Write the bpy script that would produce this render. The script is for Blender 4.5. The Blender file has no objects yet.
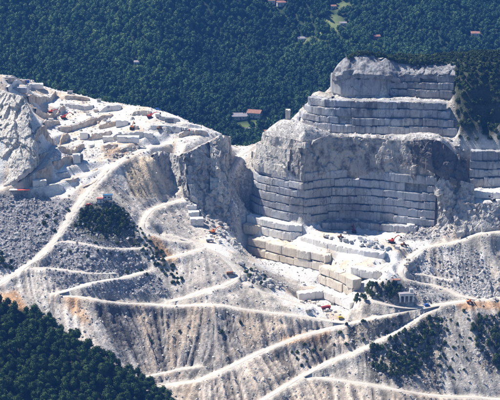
import bpy, bmesh, math, random
import numpy as np
from mathutils import Vector, Matrix

# ------------------------------------------------------------------ camera, sky, sun, exposure
SC = bpy.context.scene
COL = SC.collection
F, CZ, PITCH = 1320.0, 400.0, math.radians(14.0)      # focal length in units of a 500-wide frame, camera height, downward tilt
cam_d = bpy.data.cameras.new('camera'); cam = bpy.data.objects.new('camera', cam_d); COL.objects.link(cam)
cam_d.sensor_width = 36.0; cam_d.lens = 36.0 * F / 500.0
cam_d.clip_start = 5.0; cam_d.clip_end = 9000.0
cam.location = (0, 0, CZ); cam.rotation_euler = (math.pi/2 - PITCH, 0, 0)
SC.camera = cam

SUN_EL, SUN_AZ = math.radians(55), math.atan2(0.40, -0.917)      # light comes from the left and slightly from behind the cliff
sun_dir = Vector((math.cos(SUN_AZ)*math.cos(SUN_EL), math.sin(SUN_AZ)*math.cos(SUN_EL), math.sin(SUN_EL)))
W = bpy.data.worlds.new('World'); SC.world = W; W.use_nodes = True
nt = W.node_tree
sky = nt.nodes.new('ShaderNodeTexSky'); sky.sky_type = 'NISHITA'; sky.sun_disc = False
sky.sun_elevation = SUN_EL; sky.sun_rotation = math.atan2(sun_dir.x, sun_dir.y)
sky.altitude = 2500; sky.air_density = 1.1; sky.dust_density = 0.0; sky.ozone_density = 6.0
nt.links.new(sky.outputs[0], nt.nodes['Background'].inputs[0]); nt.nodes['Background'].inputs[1].default_value = 0.08
sun_l = bpy.data.lights.new('sun', 'SUN'); sun_l.energy = 5.0; sun_l.angle = math.radians(0.5); sun_l.color = (1.0, 0.942, 0.86)
sun_o = bpy.data.objects.new('sun', sun_l); COL.objects.link(sun_o)
sun_o.rotation_euler = sun_dir.to_track_quat('Z', 'Y').to_euler(); sun_o.location = (0, 900, 900)
SC.view_settings.view_transform = 'Standard'; SC.view_settings.look = 'None'
SC.view_settings.exposure = 0.72; SC.view_settings.gamma = 1.0
SC.render.engine = 'CYCLES'
SC.cycles.use_denoising = True
SC.cycles.max_bounces = 4; SC.cycles.diffuse_bounces = 1; SC.cycles.volume_bounces = 0
rng = np.random.default_rng(11); random.seed(11)

# ------------------------------------------------------------------ geometry helpers
CP, SP = math.cos(PITCH), math.sin(PITCH)
def tanv(v):                                    # downward slope of the sight line through picture row v
    t = (200.0 - np.asarray(v, float)) / F
    return (SP - CP*t) / (CP + SP*t)
def P(u, v, y):                                 # the point at distance y seen in column u, row v
    u = np.asarray(u, float); y = np.asarray(y, float)
    z = CZ - y*tanv(v); fw = y*CP + (CZ - z)*SP
    return np.stack([(u - 250.0)/F*fw, y + 0*u, z], -1)
def X(u, y, z):
    return (u - 250.0)/F*(y*CP + (CZ - z)*SP)
def project(x, y, z):
    fw = y*CP + (CZ - z)*SP; up = y*SP - (CZ - z)*CP
    return 250.0 + F*x/fw, 200.0 - F*up/fw
def _h(ix, iy, iz=0, s=0):
    n = (ix*374761393 + iy*668265263 + iz*1274126177 + s*974634777) & 0xFFFFFFFF
    n = ((n ^ (n >> 13)) * 1103515245) & 0xFFFFFFFF
    n = ((n ^ (n >> 16)) * 2654435761) & 0xFFFFFFFF
    return (n ^ (n >> 15)) / 4294967295.0 if isinstance(n, int) else ((n ^ (n >> 15)) & 0xFFFFFF) / 16777215.0
def vnoise(p, s=0):                             # value noise on an (n,2|3) array, -1..1
    p = np.asarray(p, float)
    if p.shape[-1] == 2: p = np.concatenate([p, np.zeros(p.shape[:-1]+(1,))], -1)
    i = np.floor(p).astype(np.int64); f = p - i; f = f*f*(3 - 2*f); r = 0
    for a in (0, 1):
        for b in (0, 1):
            for c in (0, 1):
                w = (f[..., 0] if a else 1-f[..., 0])*(f[..., 1] if b else 1-f[..., 1])*(f[..., 2] if c else 1-f[..., 2])
                r = r + w*_h(i[..., 0]+a, i[..., 1]+b, i[..., 2]+c, s)
    return r*2 - 1
def fbm(p, oct=4, s=0):
    r = 0; a = 1.0; t = 0
    for k in range(oct):
        r = r + a*vnoise(np.asarray(p)*2.0**k + 17.3*k, s+k); t += a; a *= 0.5
    return r/t
def cells(p, s=0):                              # cell value and F1 distance of a Worley pattern
    p = np.asarray(p, float)
    if p.shape[-1] == 2: p = np.concatenate([p, np.zeros(p.shape[:-1]+(1,))], -1); zs = (0,)
    else: zs = (-1, 0, 1)
    i = np.floor(p).astype(np.int64); best = np.full(p.shape[:-1], 9.0); val = np.zeros(p.shape[:-1])
    for a in (-1, 0, 1):
        for b in (-1, 0, 1):
            for c in zs:
                j = i + np.array([a, b, c]); jx, jy, jz = j[..., 0], j[..., 1], j[..., 2]
                q = j + np.stack([_h(jx, jy, jz, s+1), _h(jx, jy, jz, s+2), _h(jx, jy, jz, s+3)*(len(zs) > 1)], -1)
                d = np.linalg.norm(q - p, axis=-1); m = d < best
                best = np.where(m, d, best); val = np.where(m, _h(jx, jy, jz, s+4), val)
    return val, best
def mesh_np(name, co, faces, smooth=False, mat=None):
    me = bpy.data.meshes.new(name); co = np.asarray(co, np.float32); faces = np.asarray(faces, np.int32); k = faces.shape[1]
    me.vertices.add(len(co)); me.vertices.foreach_set('co', co.ravel())
    me.loops.add(faces.size); me.loops.foreach_set('vertex_index', faces.ravel())
    me.polygons.add(len(faces)); me.polygons.foreach_set('loop_start', np.arange(0, faces.size, k, dtype=np.int32))
    me.polygons.foreach_set('loop_total', np.full(len(faces), k, np.int32))
    me.polygons.foreach_set('use_smooth', np.full(len(faces), smooth, bool))
    me.update(calc_edges=True)
    if mat: me.materials.append(mat)
    return me
def grid_faces(n, m):
    i = np.arange(n*m).reshape(n, m)
    return np.stack([i[:-1, :-1], i[:-1, 1:], i[1:, 1:], i[1:, :-1]], -1).reshape(-1, 4)
def colour_attr(me, name, rgb):
    a = me.color_attributes.new(name, 'FLOAT_COLOR', 'POINT')
    a.data.foreach_set('color', np.concatenate([rgb, np.ones((len(rgb), 1))], 1).astype(np.float32).ravel())
def obj(name, me, parent=None, loc=(0, 0, 0), rot=(0, 0, 0), scale=(1, 1, 1)):
    o = bpy.data.objects.new(name, me); COL.objects.link(o); o.parent = parent
    o.location = loc; o.rotation_euler = rot; o.scale = scale
    return o
def tag(o, label, cat, group=None):
    o['label'] = label; o['category'] = cat
    if group: o['group'] = group
    return o
def thing(name, label, cat, loc, rz=0.0, group=None):
    return tag(obj(name, None, loc=loc, rot=(0, 0, rz)), label, cat, group)
def structure(o): o['kind'] = 'structure'; return o
def stuff(o, label=None, cat=None):
    o['kind'] = 'stuff'
    if label: o['label'] = label; o['category'] = cat
    return o
class MB:                                       # collects boxes, prisms and tubes into one mesh
    def __init__(s): s.bm = bmesh.new()
    def box(s, c, d, rot=None, bev=0.0, top=None):
        m = Matrix.Translation(c) @ (rot.to_4x4() if rot else Matrix.Identity(4)) @ Matrix.Diagonal((*d, 1))
        r = bmesh.ops.create_cube(s.bm, size=1)['verts']
        if top:
            for v in r:
                if v.co.z > 0: v.co.x *= top[0]; v.co.y *= top[1]
        for v in r: v.co = m @ v.co
        if bev:
            es = list({e for v in r for e in v.link_edges})
            bmesh.ops.bevel(s.bm, geom=es, offset=bev, segments=1, affect='EDGES')
        return s
    def prism(s, pts, y0, y1):                  # polygon in x,z pulled along y
        a = [s.bm.verts.new((x, y0, z)) for x, z in pts]; b = [s.bm.verts.new((x, y1, z)) for x, z in pts]
        n = len(pts); s.bm.faces.new(a[::-1]); s.bm.faces.new(b)
        for i in range(n): s.bm.faces.new((a[i], a[(i+1) % n], b[(i+1) % n], b[i]))
        return s
    def tube(s, a, b, r, r2=None, n=8):
        a = Vector(a); b = Vector(b); q = (b-a).to_track_quat('Z', 'Y').to_matrix().to_4x4()
        bmesh.ops.create_cone(s.bm, cap_ends=True, segments=n, radius1=r, radius2=r if r2 is None else r2, depth=(b-a).length,
                              matrix=Matrix.Translation((a+b)/2) @ q)
        return s
    def mesh(s, name, mat):
        bmesh.ops.recalc_face_normals(s.bm, faces=s.bm.faces)
        me = bpy.data.meshes.new(name); s.bm.to_mesh(me); s.bm.free(); me.materials.append(mat); return me
    def build(s, name, mat, parent=None, loc=(0, 0, 0), rot=(0, 0, 0)): return obj(name, s.mesh(name, mat), parent, loc, rot)

# ------------------------------------------------------------------ materials
def nodes_of(name):
    m = bpy.data.materials.new(name); m.use_nodes = True; t = m.node_tree
    b = t.nodes['Principled BSDF']; b.inputs['Roughness'].default_value = 0.9
    b.inputs['Specular IOR Level'].default_value = 0.15
    return m, t, b
def nd(t, kind, **kw):
    n = t.nodes.new(kind)
    for k, v in kw.items():
        if k.startswith('i_'):
            key = k[2:]; key = int(key) if key.isdigit() else key
            n.inputs[key].default_value = v
        else: setattr(n, k, v)
    return n
def noise(t, src, scale, detail=4.0, rough=0.6):
    n = nd(t, 'ShaderNodeTexNoise'); n.inputs['Scale'].default_value = scale; n.inputs['Detail'].default_value = detail
    n.inputs['Roughness'].default_value = rough; t.links.new(src, n.inputs['Vector']); return n.outputs['Fac']
def ramp(t, src, stops):
    r = nd(t, 'ShaderNodeValToRGB'); e = r.color_ramp.elements
    while len(e) < len(stops): e.new(0.5)
    for el, (p, c) in zip(e, stops): el.position = p; el.color = (*c, 1) if len(c) == 3 else c
    t.links.new(src, r.inputs[0]); return r.outputs[0]
def mixc(t, fac, a, b, mode='MIX'):
    n = nd(t, 'ShaderNodeMix', data_type='RGBA', blend_type=mode)
    for s, k in ((fac, 0), (a, 6), (b, 7)):
        if hasattr(s, 'default_value') or isinstance(s, bpy.types.NodeSocket): t.links.new(s, n.inputs[k])
        else: n.inputs[k].default_value = s if k == 0 else (*s, 1)
    return n.outputs[2]
def math_n(t, op, a, b=None, clamp=False):
    n = nd(t, 'ShaderNodeMath', operation=op, use_clamp=clamp)
    for s, k in ((a, 0), (b, 1)):
        if s is None: continue
        if isinstance(s, bpy.types.NodeSocket): t.links.new(s, n.inputs[k])
        else: n.inputs[k].default_value = s
    return n.outputs[0]
def scaled(t, src, sc):
    n = nd(t, 'ShaderNodeMapping'); n.inputs['Scale'].default_value = sc; t.links.new(src, n.inputs[0]); return n.outputs[0]
def bump(t, b, h, strength, dist):
    n = nd(t, 'ShaderNodeBump'); n.inputs['Strength'].default_value = strength; n.inputs['Distance'].default_value = dist
    t.links.new(h, n.inputs['Height']); t.links.new(n.outputs[0], b.inputs['Normal'])
G3 = lambda x: (x, x, x)

def mat_terrain():
    m, t, b = nodes_of('quarry ground'); pos = nd(t, 'ShaderNodeNewGeometry').outputs['Position']
    col = nd(t, 'ShaderNodeVertexColor', layer_name='base').outputs[0]
    vo = nd(t, 'ShaderNodeTexVoronoi'); vo.inputs['Scale'].default_value = 0.85; t.links.new(pos, vo.inputs['Vector'])
    vo2 = nd(t, 'ShaderNodeTexVoronoi'); vo2.inputs['Scale'].default_value = 0.3; t.links.new(pos, vo2.inputs['Vector'])
    sp = ramp(t, nd_sep(t, vo.outputs['Color']), [(0.0, G3(0.55)), (0.35, G3(0.85)), (0.75, G3(1.05)), (1.0, G3(1.5))])
    sp2 = ramp(t, nd_sep(t, vo2.outputs['Color']), [(0.0, G3(0.75)), (0.5, G3(1.0)), (1.0, G3(1.25))])
    n1 = ramp(t, noise(t, pos, 0.08, 6, 0.7), [(0.3, G3(0.8)), (0.7, G3(1.16))])
    spk = nd(t, 'ShaderNodeVertexColor', layer_name='speck').outputs[0]
    c = mixc(t, 1.0, col, n1, 'MULTIPLY')
    c = mixc(t, spk, c, mixc(t, 1.0, c, sp, 'MULTIPLY')); c = mixc(t, spk, c, mixc(t, 1.0, c, sp2, 'MULTIPLY'))
    t.links.new(c, b.inputs['Base Color'])
    h = math_n(t, 'ADD', math_n(t, 'MULTIPLY', vo.outputs['Distance'], 0.55), math_n(t, 'MULTIPLY', noise(t, pos, 0.5, 6, 0.7), 1.2))
    bump(t, b, h, 0.5, 0.8); return m
def nd_sep(t, c):
    n = nd(t, 'ShaderNodeSeparateColor'); t.links.new(c, n.inputs[0]); return n.outputs[0]
def mat_rock(name, light, mid, dark, amount=0.5, warm=(0.42, 0.31, 0.2), warmth=0.3, bscale=0.35):
    m, t, b = nodes_of(name); g = nd(t, 'ShaderNodeNewGeometry'); pos = g.outputs['Position']
    n1 = noise(t, pos, 0.05, 8, 0.65); n2 = noise(t, scaled(t, pos, (0.45, 0.45, 0.06)), 1.0, 5, 0.65)
    n3 = noise(t, pos, bscale, 6, 0.7)
    c = ramp(t, n1, [(0.3, mid), (0.62, light)])
    c = mixc(t, ramp(t, n2, [(0.5, G3(0)), (0.72, G3(warmth))]), c, warm)
    c = mixc(t, ramp(t, n3, [(0.36, G3(amount)), (0.54, G3(0))]), c, dark)
    lp = nd(t, 'ShaderNodeNewGeometry'); t.links.new(c, b.inputs['Base Color'])
    vo = nd(t, 'ShaderNodeTexVoronoi'); vo.inputs['Scale'].default_value = 0.4; t.links.new(scaled(t, pos, (1, 1, 0.5)), vo.inputs['Vector'])
    h = math_n(t, 'ADD', math_n(t, 'MULTIPLY', vo.outputs['Distance'], 0.5), n3)
    bump(t, b, h, 0.8, 1.4); return m
def mat_marble(name, light, cream, dark, streak=0.6):
    m, t, b = nodes_of(name); g = nd(t, 'ShaderNodeNewGeometry'); pos = g.outputs['Position']
    oi = nd(t, 'ShaderNodeObjectInfo').outputs['Random']
    st = nd(t, 'ShaderNodeAttribute', attribute_type='OBJECT', attribute_name='stain').outputs['Fac']
    n1 = noise(t, pos, 0.045, 5, 0.6); n2 = noise(t, scaled(t, pos, (0.5, 0.5, 0.035)), 1.0, 6, 0.7)
    n3 = noise(t, scaled(t, pos, (0.12, 0.12, 0.06)), 1.0, 6, 0.65); n4 = noise(t, pos, 0.9, 5, 0.7)
    c = ramp(t, n1, [(0.35, light), (0.65, cream)])
    c = mixc(t, 1.0, c, ramp(t, oi, [(0, G3(0.9)), (1, G3(1.08))]), 'MULTIPLY')
    c = mixc(t, 1.0, c, ramp(t, noise(t, pos, 0.028, 7, 0.7), [(0.36, (0.55, 0.54, 0.53) if streak > 0.5 else G3(0.86)), (0.56, G3(1.08))]), 'MULTIPLY')
    c = mixc(t, ramp(t, n2, [(0.50, G3(0)), (0.68, G3(streak))]), c, dark)
    c = mixc(t, ramp(t, n4, [(0.3, G3(0.35)), (0.5, G3(0))]), c, dark)
    wp = nd(t, 'ShaderNodeVectorMath', operation='ADD'); t.links.new(scaled(t, pos, (0.13, 0.13, 0.10)), wp.inputs[0])
    nz_ = nd(t, 'ShaderNodeTexNoise'); nz_.inputs['Scale'].default_value = 0.25; t.links.new(pos, nz_.inputs['Vector'])
    sv = nd(t, 'ShaderNodeVectorMath', operation='SCALE'); sv.inputs['Scale'].default_value = 0.55; t.links.new(nz_.outputs['Color'], sv.inputs[0]); t.links.new(sv.outputs[0], wp.inputs[1])
    ck = nd(t, 'ShaderNodeTexVoronoi', feature='DISTANCE_TO_EDGE'); ck.inputs['Scale'].default_value = 1.0; t.links.new(wp.outputs[0], ck.inputs['Vector'])
    crack = math_n(t, 'MULTIPLY', ramp(t, ck.outputs['Distance'], [(0.0, G3(0.9)), (0.022, G3(0.0))]), ramp(t, noise(t, pos, 0.07, 3), [(0.42, G3(0)), (0.6, G3(1))]))
    c = mixc(t, crack, c, (dark[0]*0.5, dark[1]*0.5, dark[2]*0.5))
    thr = math_n(t, 'MULTIPLY', math_n(t, 'SUBTRACT', math_n(t, 'ADD', n3, math_n(t, 'MULTIPLY', st, 0.30)), 0.70), 6.0, True)
    c = mixc(t, math_n(t, 'MULTIPLY', thr, 0.85), c, (0.085, 0.08, 0.08))
    t.links.new(c, b.inputs['Base Color']); b.inputs['Roughness'].default_value = 0.75
    bump(t, b, math_n(t, 'ADD', n4, n2), 0.5, 0.35); return m
def mat_leaf(name, a, bcol, c, patch=0.0):
    m, t, b = nodes_of(name); oi = nd(t, 'ShaderNodeObjectInfo').outputs['Random']
    pos = nd(t, 'ShaderNodeTexCoord').outputs['Object']
    k = ramp(t, oi, [(0, a), (0.5, bcol), (1, c)])
    k = mixc(t, 1.0, k, ramp(t, noise(t, pos, 0.9, 3), [(0.3, G3(0.6)), (0.7, G3(1.35))]), 'MULTIPLY')
    if patch:
        lo = nd(t, 'ShaderNodeObjectInfo').outputs['Location']
        k = mixc(t, 1.0, k, ramp(t, noise(t, lo, patch, 4, 0.6), [(0.32, (0.42, 0.52, 0.70)), (0.5, G3(1.0)), (0.68, (1.7, 1.5, 1.15))]), 'MULTIPLY')
    t.links.new(k, b.inputs['Base Color']); b.inputs['Roughness'].default_value = 0.8
    b.inputs['Specular IOR Level'].default_value = 0.1; return m
def mat_plain(name, c, rough=0.6, var=0.25, scale=0.7, metal=0.0):
    m, t, b = nodes_of(name); pos = nd(t, 'ShaderNodeNewGeometry').outputs['Position']
    k = mixc(t, 1.0, c, ramp(t, noise(t, pos, scale, 5), [(0.3, G3(1-var)), (0.7, G3(1+var*0.6))]), 'MULTIPLY')
    t.links.new(k, b.inputs['Base Color']); b.inputs['Roughness'].default_value = rough; b.inputs['Metallic'].default_value = metal
    return m
def mat_road():
    m, t, b = nodes_of('road dust'); pos = nd(t, 'ShaderNodeNewGeometry').outputs['Position']
    c = ramp(t, noise(t, pos, 0.06, 6, 0.65), [(0.32, (0.50, 0.45, 0.385)), (0.66, (0.66, 0.615, 0.545))])
    c = mixc(t, 1.0, c, ramp(t, noise(t, pos, 0.8, 4, 0.7), [(0.3, G3(0.82)), (0.7, G3(1.1))]), 'MULTIPLY')
    t.links.new(c, b.inputs['Base Color']); bump(t, b, noise(t, pos, 0.9, 5, 0.7), 0.5, 0.3); return m
M_TERR = mat_terrain(); M_ROAD = mat_road()
M_MARBLE = mat_marble('cut marble', (0.39, 0.415, 0.46), (0.47, 0.45, 0.425), (0.10, 0.10, 0.11), 0.8)  # blue of the cliff shade is put into this grey
M_CREAM = mat_marble('cream marble', (0.66, 0.61, 0.53), (0.62, 0.53, 0.41), (0.36, 0.3, 0.24), 0.4)
M_WHITE = mat_marble('white marble', (0.74, 0.73, 0.71), (0.70, 0.66, 0.60), (0.5, 0.46, 0.41), 0.3)
M_CRAG = mat_rock('weathered crag', (0.56, 0.54, 0.50), (0.40, 0.38, 0.36), (0.12, 0.12, 0.125), 0.75)
M_PALEROCK = mat_rock('pale slabs', (0.72, 0.68, 0.61), (0.58, 0.54, 0.47), (0.24, 0.22, 0.2), 0.6)
M_TANWALL = mat_rock('tan cut wall', (0.68, 0.62, 0.54), (0.46, 0.35, 0.25), (0.24, 0.18, 0.13), 0.5, (0.5, 0.30, 0.15), 0.6, 0.2)
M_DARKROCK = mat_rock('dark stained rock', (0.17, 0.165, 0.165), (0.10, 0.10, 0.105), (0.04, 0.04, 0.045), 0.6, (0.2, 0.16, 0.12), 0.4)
M_BROW = mat_rock('stained upper face', (0.50, 0.47, 0.42), (0.36, 0.34, 0.32), (0.07, 0.07, 0.075), 0.9, (0.40, 0.31, 0.22), 0.5, 0.13)
M_DOME = mat_rock('shade-toned summit rock', (0.36, 0.36, 0.365), (0.25, 0.25, 0.255), (0.07, 0.07, 0.075), 0.8, (0.3, 0.26, 0.21), 0.3, 0.2)  # darker version of the brow rock, summit shade put into the colour
M_RUB_G = mat_rock('grey rubble stone', (0.50, 0.49, 0.49), (0.30, 0.295, 0.295), (0.13, 0.13, 0.13), 0.3)
M_RUB_W = mat_rock('white rubble stone', (0.72, 0.69, 0.64), (0.52, 0.48, 0.43), (0.3, 0.27, 0.24), 0.3)
M_LEAF = mat_leaf('broadleaf foliage', (0.030, 0.062, 0.020), (0.042, 0.082, 0.026), (0.062, 0.105, 0.032))
M_FARLEAF = mat_leaf('far woodland foliage', (0.028, 0.072, 0.036), (0.048, 0.110, 0.050), (0.085, 0.155, 0.060), 0.009)
M_PINE = mat_leaf('dark scrub foliage', (0.030, 0.052, 0.020), (0.048, 0.076, 0.027), (0.078, 0.112, 0.040))
M_BARK = mat_plain('bark', (0.10, 0.075, 0.055), 0.95, 0.3, 2.0)

# ------------------------------------------------------------------ large terrain: control points -> heightfield
CTRL = []
def cp(u, v, y): CTRL.append(P(u, v, y))
def column(u, v, y, segs):                      # start on the sight line (u,v) at distance y, then follow slopes (degrees)
    p = P(u, v, y); CTRL.append(p); z0, y0 = p[2], y
    for sg in segs:
        v2, s = sg[0], math.tan(math.radians(sg[1])); u2 = sg[2] if len(sg) > 2 else u
        y2 = (CZ - z0 + s*y0)/(float(tanv(v2)) + s)
        CTRL.append(P(u2, v2, y2)); z0, y0 = CTRL[-1][2], y2
FOREST = [(352, 25), (400, 27), (450, 27), (520, 27)]
column(-60, 185, 1045, [(265, 30), (295, 26)] + FOREST)
column(0, 190, 1040, [(200, 30), (265, 30), (290, 30), (303, 18)] + FOREST)
column(25, 192, 1038, [(265, 31), (290, 31), (312, 24)] + FOREST)
column(50, 198, 1035, [(270, 31), (300, 33), (322, 33), (342, 17), (400, 27), (450, 27), (520, 27)])
column(75, 200, 1034, [(240, 32), (270, 31), (300, 33), (338, 35), (358, 15), (400, 27), (520, 27)])
column(100, 201, 1036, [(235, 34), (247, 20), (275, 33), (300, 30), (353, 36), (372, 14), (400, 27), (520, 27)])
column(125, 215, 1030, [(245, 40), (272, 33), (300, 32), (366, 36), (382, 12), (450, 27), (520, 27)])
column(150, 215, 1045, [(236, 25), (270, 32), (300, 34), (372, 36), (388, 16), (450, 28), (520, 28)])
column(175, 238, 1030, [(270, 28), (300, 32), (368, 36), (386, 16), (450, 30), (520, 30)])
column(205, 247, 1022, [(290, 25), (303, 20), (362, 36), (380, 16), (450, 33), (520, 33)])
column(250, 291, 984, [(310, 20), (352, 36), (366, 14), (450, 34), (520, 33)])
column(300, 300, 990, [(312, 5), (335, 34), (375, 36), (384, 10), (450, 33), (520, 33)])
column(350, 318, 968, [(350, 35), (380, 33), (388, 8), (450, 33), (520, 33)])
column(400, 308, 975, [(330, 35), (390, 34), (396, 8), (450, 33), (520, 33)])
column(440, 304, 985, [(395, 38), (400, 8), (450, 33), (520, 33)])
column(475, 300, 995, [(306, 8), (394, 41), (400, 8), (450, 33), (520, 33)])
column(505, 297, 1005, [(305, 10), (397, 42), (402, 8), (450, 33), (520, 33)])
column(570, 297, 1005, [(305, 10), (397, 42), (402, 8), (450, 33), (520, 33)])
column(440, 300, 988, [(286, 8), (246, 35)])
column(415, 285, 1008, [(270, 20), (249, 30)])
column(470, 298, 998, [(288, 20), (246, 36), (239, 8)])
column(500, 296, 1006, [(285, 35), (258, 34), (240, 45), (233, 8)])
column(570, 296, 1006, [(285, 35), (258, 34), (240, 45), (233, 8)])
# left plateau
for u, v, y in [(-60, 90, 1110), (-60, 78, 1160), (0, 100, 1120), (0, 80, 1160), (20, 176, 1047), (22, 150, 1066), (24, 100, 1096), (26, 86, 1180), (30, 80, 1235),
                (38, 165, 1058), (40, 140, 1118), (42, 115, 1178), (44, 97, 1218), (46, 87, 1246), (60, 178, 1058), (62, 150, 1108), (65, 120, 1180), (70, 93, 1246),
                (82, 195, 1040), (88, 172, 1072), (88, 150, 1118), (90, 125, 1176), (92, 99, 1238), (108, 176, 1066), (118, 160, 1087), (120, 145, 1118), (120, 125, 1164),
                (120, 104, 1215), (112, 190, 1056), (120, 195, 1054), (135, 152, 1104), (150, 148, 1114), (150, 130, 1150), (148, 107.5, 1205), (170, 141, 1140),
                (165, 112, 1195), (185, 145, 1124), (180, 118, 1185), (198, 143, 1130), (200, 127.5, 1172), (214, 138, 1146), (212, 130, 1166), (222, 133.5, 1160),
                (124, 160, 1090), (140, 160, 1096), (154, 162, 1100), (154, 180, 1088), (128, 195, 1064), (142, 196, 1070), (155, 198, 1079), (140, 212, 1050),
                (170, 198, 1100), (182, 190, 1096), (165, 178, 1122), (172, 178, 1122), (165, 206, 1072), (190, 203, 1088), (205, 211, 1094), (216, 214, 1098), (190, 225, 1062), (212, 232, 1056),
                (228, 226, 1082), (222, 212, 1106), (225, 240, 1045), (240, 262, 1012), (236, 275, 1000), (215, 262, 1006), (190, 240, 1040), (255, 270, 1006), (262, 276, 1000),
                (246, 272, 1004), (268, 288, 992), (285, 286, 1008), (272, 280, 1004), (340, 305, 990), (318, 305, 990)]: cp(u, v, y)
# gap between the two hills and the drop behind
for u, v, y in [(233, 160, 1162), (240, 148, 1200), (247, 150, 1188), (235, 185, 1132), (237, 205, 1112), (232, 214, 1104), (243, 180, 1146), (244, 206, 1120)]: cp(u, v, y)
for x, y, z in [(-400, 1300, 180), (-250, 1320, 170), (-150, 1320, 160), (-80, 1300, 140), (-20, 1260, 128), (20, 1260, 150), (60, 1250, 190), (110, 1235, 212), (180, 1235, 215),
                (260, 1235, 215), (400, 1235, 220), (-400, 1430, 95), (-200, 1430, 92), (-60, 1400, 88), (0, 1380, 88), (100, 1400, 100), (250, 1420, 110), (400, 1420, 120)]:
    CTRL.append(np.array([x, y, z], float))
for u, v, y in [(262, 131.5, 1138), (268, 130, 1144), (280, 128, 1154), (290, 126.2, 1164), (276, 128, 1172)]: cp(u, v, y)
for x, y, z in [(8, 1195, 156), (28, 1202, 158), (46, 1208, 166)]: CTRL.append(np.array([x, y, z], float))
# right hill: ledges and floors
for u, v, y in [(345, 233, 1082), (375, 238, 1064), (400, 240, 1060), (388, 250, 1034), (325, 232, 1086), (312, 230, 1090), (405, 252, 1032), (395, 262, 1012), (385, 268, 1000), (372, 282, 985), (395, 290, 985), (375, 298, 975),
                (428, 236, 1068), (425, 244, 1052), (452, 242, 1053), (450, 232, 1062), (420, 230, 1070), (460, 222, 1066), (470, 205, 1070), (485, 201, 1066), (500, 200, 1066), (570, 200, 1066),
                (487, 225, 1052), (500, 222, 1052), (478, 236, 1050), (480, 187, 1082), (500, 187, 1082), (570, 187, 1082), (470, 192, 1080)]: cp(u, v, y)
for u, v, y in [(400, 60, 1176), (420, 62, 1174), (440, 60, 1170), (460, 59, 1160), (480, 59, 1152), (500, 62, 1146), (570, 68, 1146), (463, 131, 1109), (463, 115, 1112), (462, 100, 1120), (460, 88, 1128), (458, 75, 1136), (455, 66, 1146), (480, 90, 1122), (500, 95, 1118), (570, 95, 1128),
                (480, 118, 1108), (500, 120, 1104), (570, 120, 1104), (500, 134, 1112), (570, 134, 1112), (482, 140.5, 1113), (505, 140.5, 1113), (570, 140.5, 1113)]: cp(u, v, y)

# benches cut into the marble: plan line (column, distance) at the foot, foot height, tier heights, setback
BENCHES = []
def bench(path, z0, hs, setback, **kw):
    pts = np.array([[float(X(u, y, z0)), y] for u, y in path]); BENCHES.append(dict(pts=pts, z0=z0, hs=hs, sb=setback, **kw)); return BENCHES[-1]
def resample(pts, step):
    seg = np.linalg.norm(np.diff(pts, axis=0), axis=1); s = np.concatenate([[0], np.cumsum(seg)])
    n = max(2, int(round(s[-1]/step))+1); q = np.linspace(0, s[-1], n)
    return np.stack([np.interp(q, s, pts[:, k]) for k in range(pts.shape[1])], 1), q
def offset(pts, d):                             # move a plan line to its left-hand side (into the hill)
    t = np.gradient(pts, axis=0); t /= np.linalg.norm(t, axis=1)[:, None]
    return pts + d*np.stack([-t[:, 1], t[:, 0]], 1)
LOWER = [(249, 1140), (253, 1127), (266, 1112), (285, 1098), (302, 1086), (311, 1092), (328, 1101), (345, 1105), (365, 1100), (385, 1094), (410, 1086), (434, 1079)]
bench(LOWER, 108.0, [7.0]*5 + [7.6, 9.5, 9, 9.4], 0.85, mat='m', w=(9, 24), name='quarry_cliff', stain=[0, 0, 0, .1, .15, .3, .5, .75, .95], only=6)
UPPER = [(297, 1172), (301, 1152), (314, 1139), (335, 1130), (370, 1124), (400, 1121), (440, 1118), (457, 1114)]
bench(UPPER, 178.8, [7.0]*4, 1.6, mat='m', w=(8, 20), name='quarry_cliff', stain=[.3, .45, .55, .7], trim=(7.0, 3.5), rag=0.9)  # upper tiers: real stains plus painted shade, both through this darkening value
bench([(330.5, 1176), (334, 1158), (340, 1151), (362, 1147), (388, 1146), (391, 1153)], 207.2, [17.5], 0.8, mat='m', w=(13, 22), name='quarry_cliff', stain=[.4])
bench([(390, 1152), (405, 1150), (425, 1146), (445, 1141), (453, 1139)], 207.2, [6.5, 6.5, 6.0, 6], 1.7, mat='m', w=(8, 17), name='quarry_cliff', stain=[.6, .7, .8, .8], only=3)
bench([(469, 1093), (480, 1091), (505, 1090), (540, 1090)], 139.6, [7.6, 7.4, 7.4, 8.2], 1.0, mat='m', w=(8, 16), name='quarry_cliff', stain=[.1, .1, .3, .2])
bench([(473, 1078), (485, 1075), (505, 1074), (540, 1074)], 133.0, [6.4], 1.0, mat='w', w=(10, 18), name='quarry_cliff', stain=[0])
bench([(246, 1117), (258, 1107), (268, 1099), (284, 1087), (299, 1078), (302, 1084)], 93.4, [7.6, 6.8], 0.5, mat='w', w=(9, 16), name='quarry_bench', stain=[0, 0])
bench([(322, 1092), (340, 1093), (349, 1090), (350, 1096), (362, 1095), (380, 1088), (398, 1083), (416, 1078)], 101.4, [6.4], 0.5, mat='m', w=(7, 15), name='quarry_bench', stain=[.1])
bench([(300, 1076), (322, 1058), (340, 1044), (362, 1030), (380, 1019), (383, 1024)], 93.0, [8.2], 0.4, mat='w', w=(10, 18), name='quarry_bench', stain=[.15])
bench([(243, 1108), (252, 1104), (262, 1098), (264, 1104)], 93.5, [8.6], 0.4, mat='c', w=(8, 12), name='quarry_bench', stain=[0])
bench([(247, 1098), (262, 1088), (280, 1073), (300, 1060), (318, 1049), (330, 1041), (332, 1047)], 78.0, [7.4, 7.4], 0.6, mat='c', w=(12, 22), name='quarry_bench', stain=[.1, .1])
bench([(318, 1041), (333, 1023), (345, 1009), (353, 999), (358, 1003)], 70.0, [7.6, 8.0], 0.7, mat='c', w=(9, 15), name='quarry_bench', stain=[.1, .1])
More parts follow.
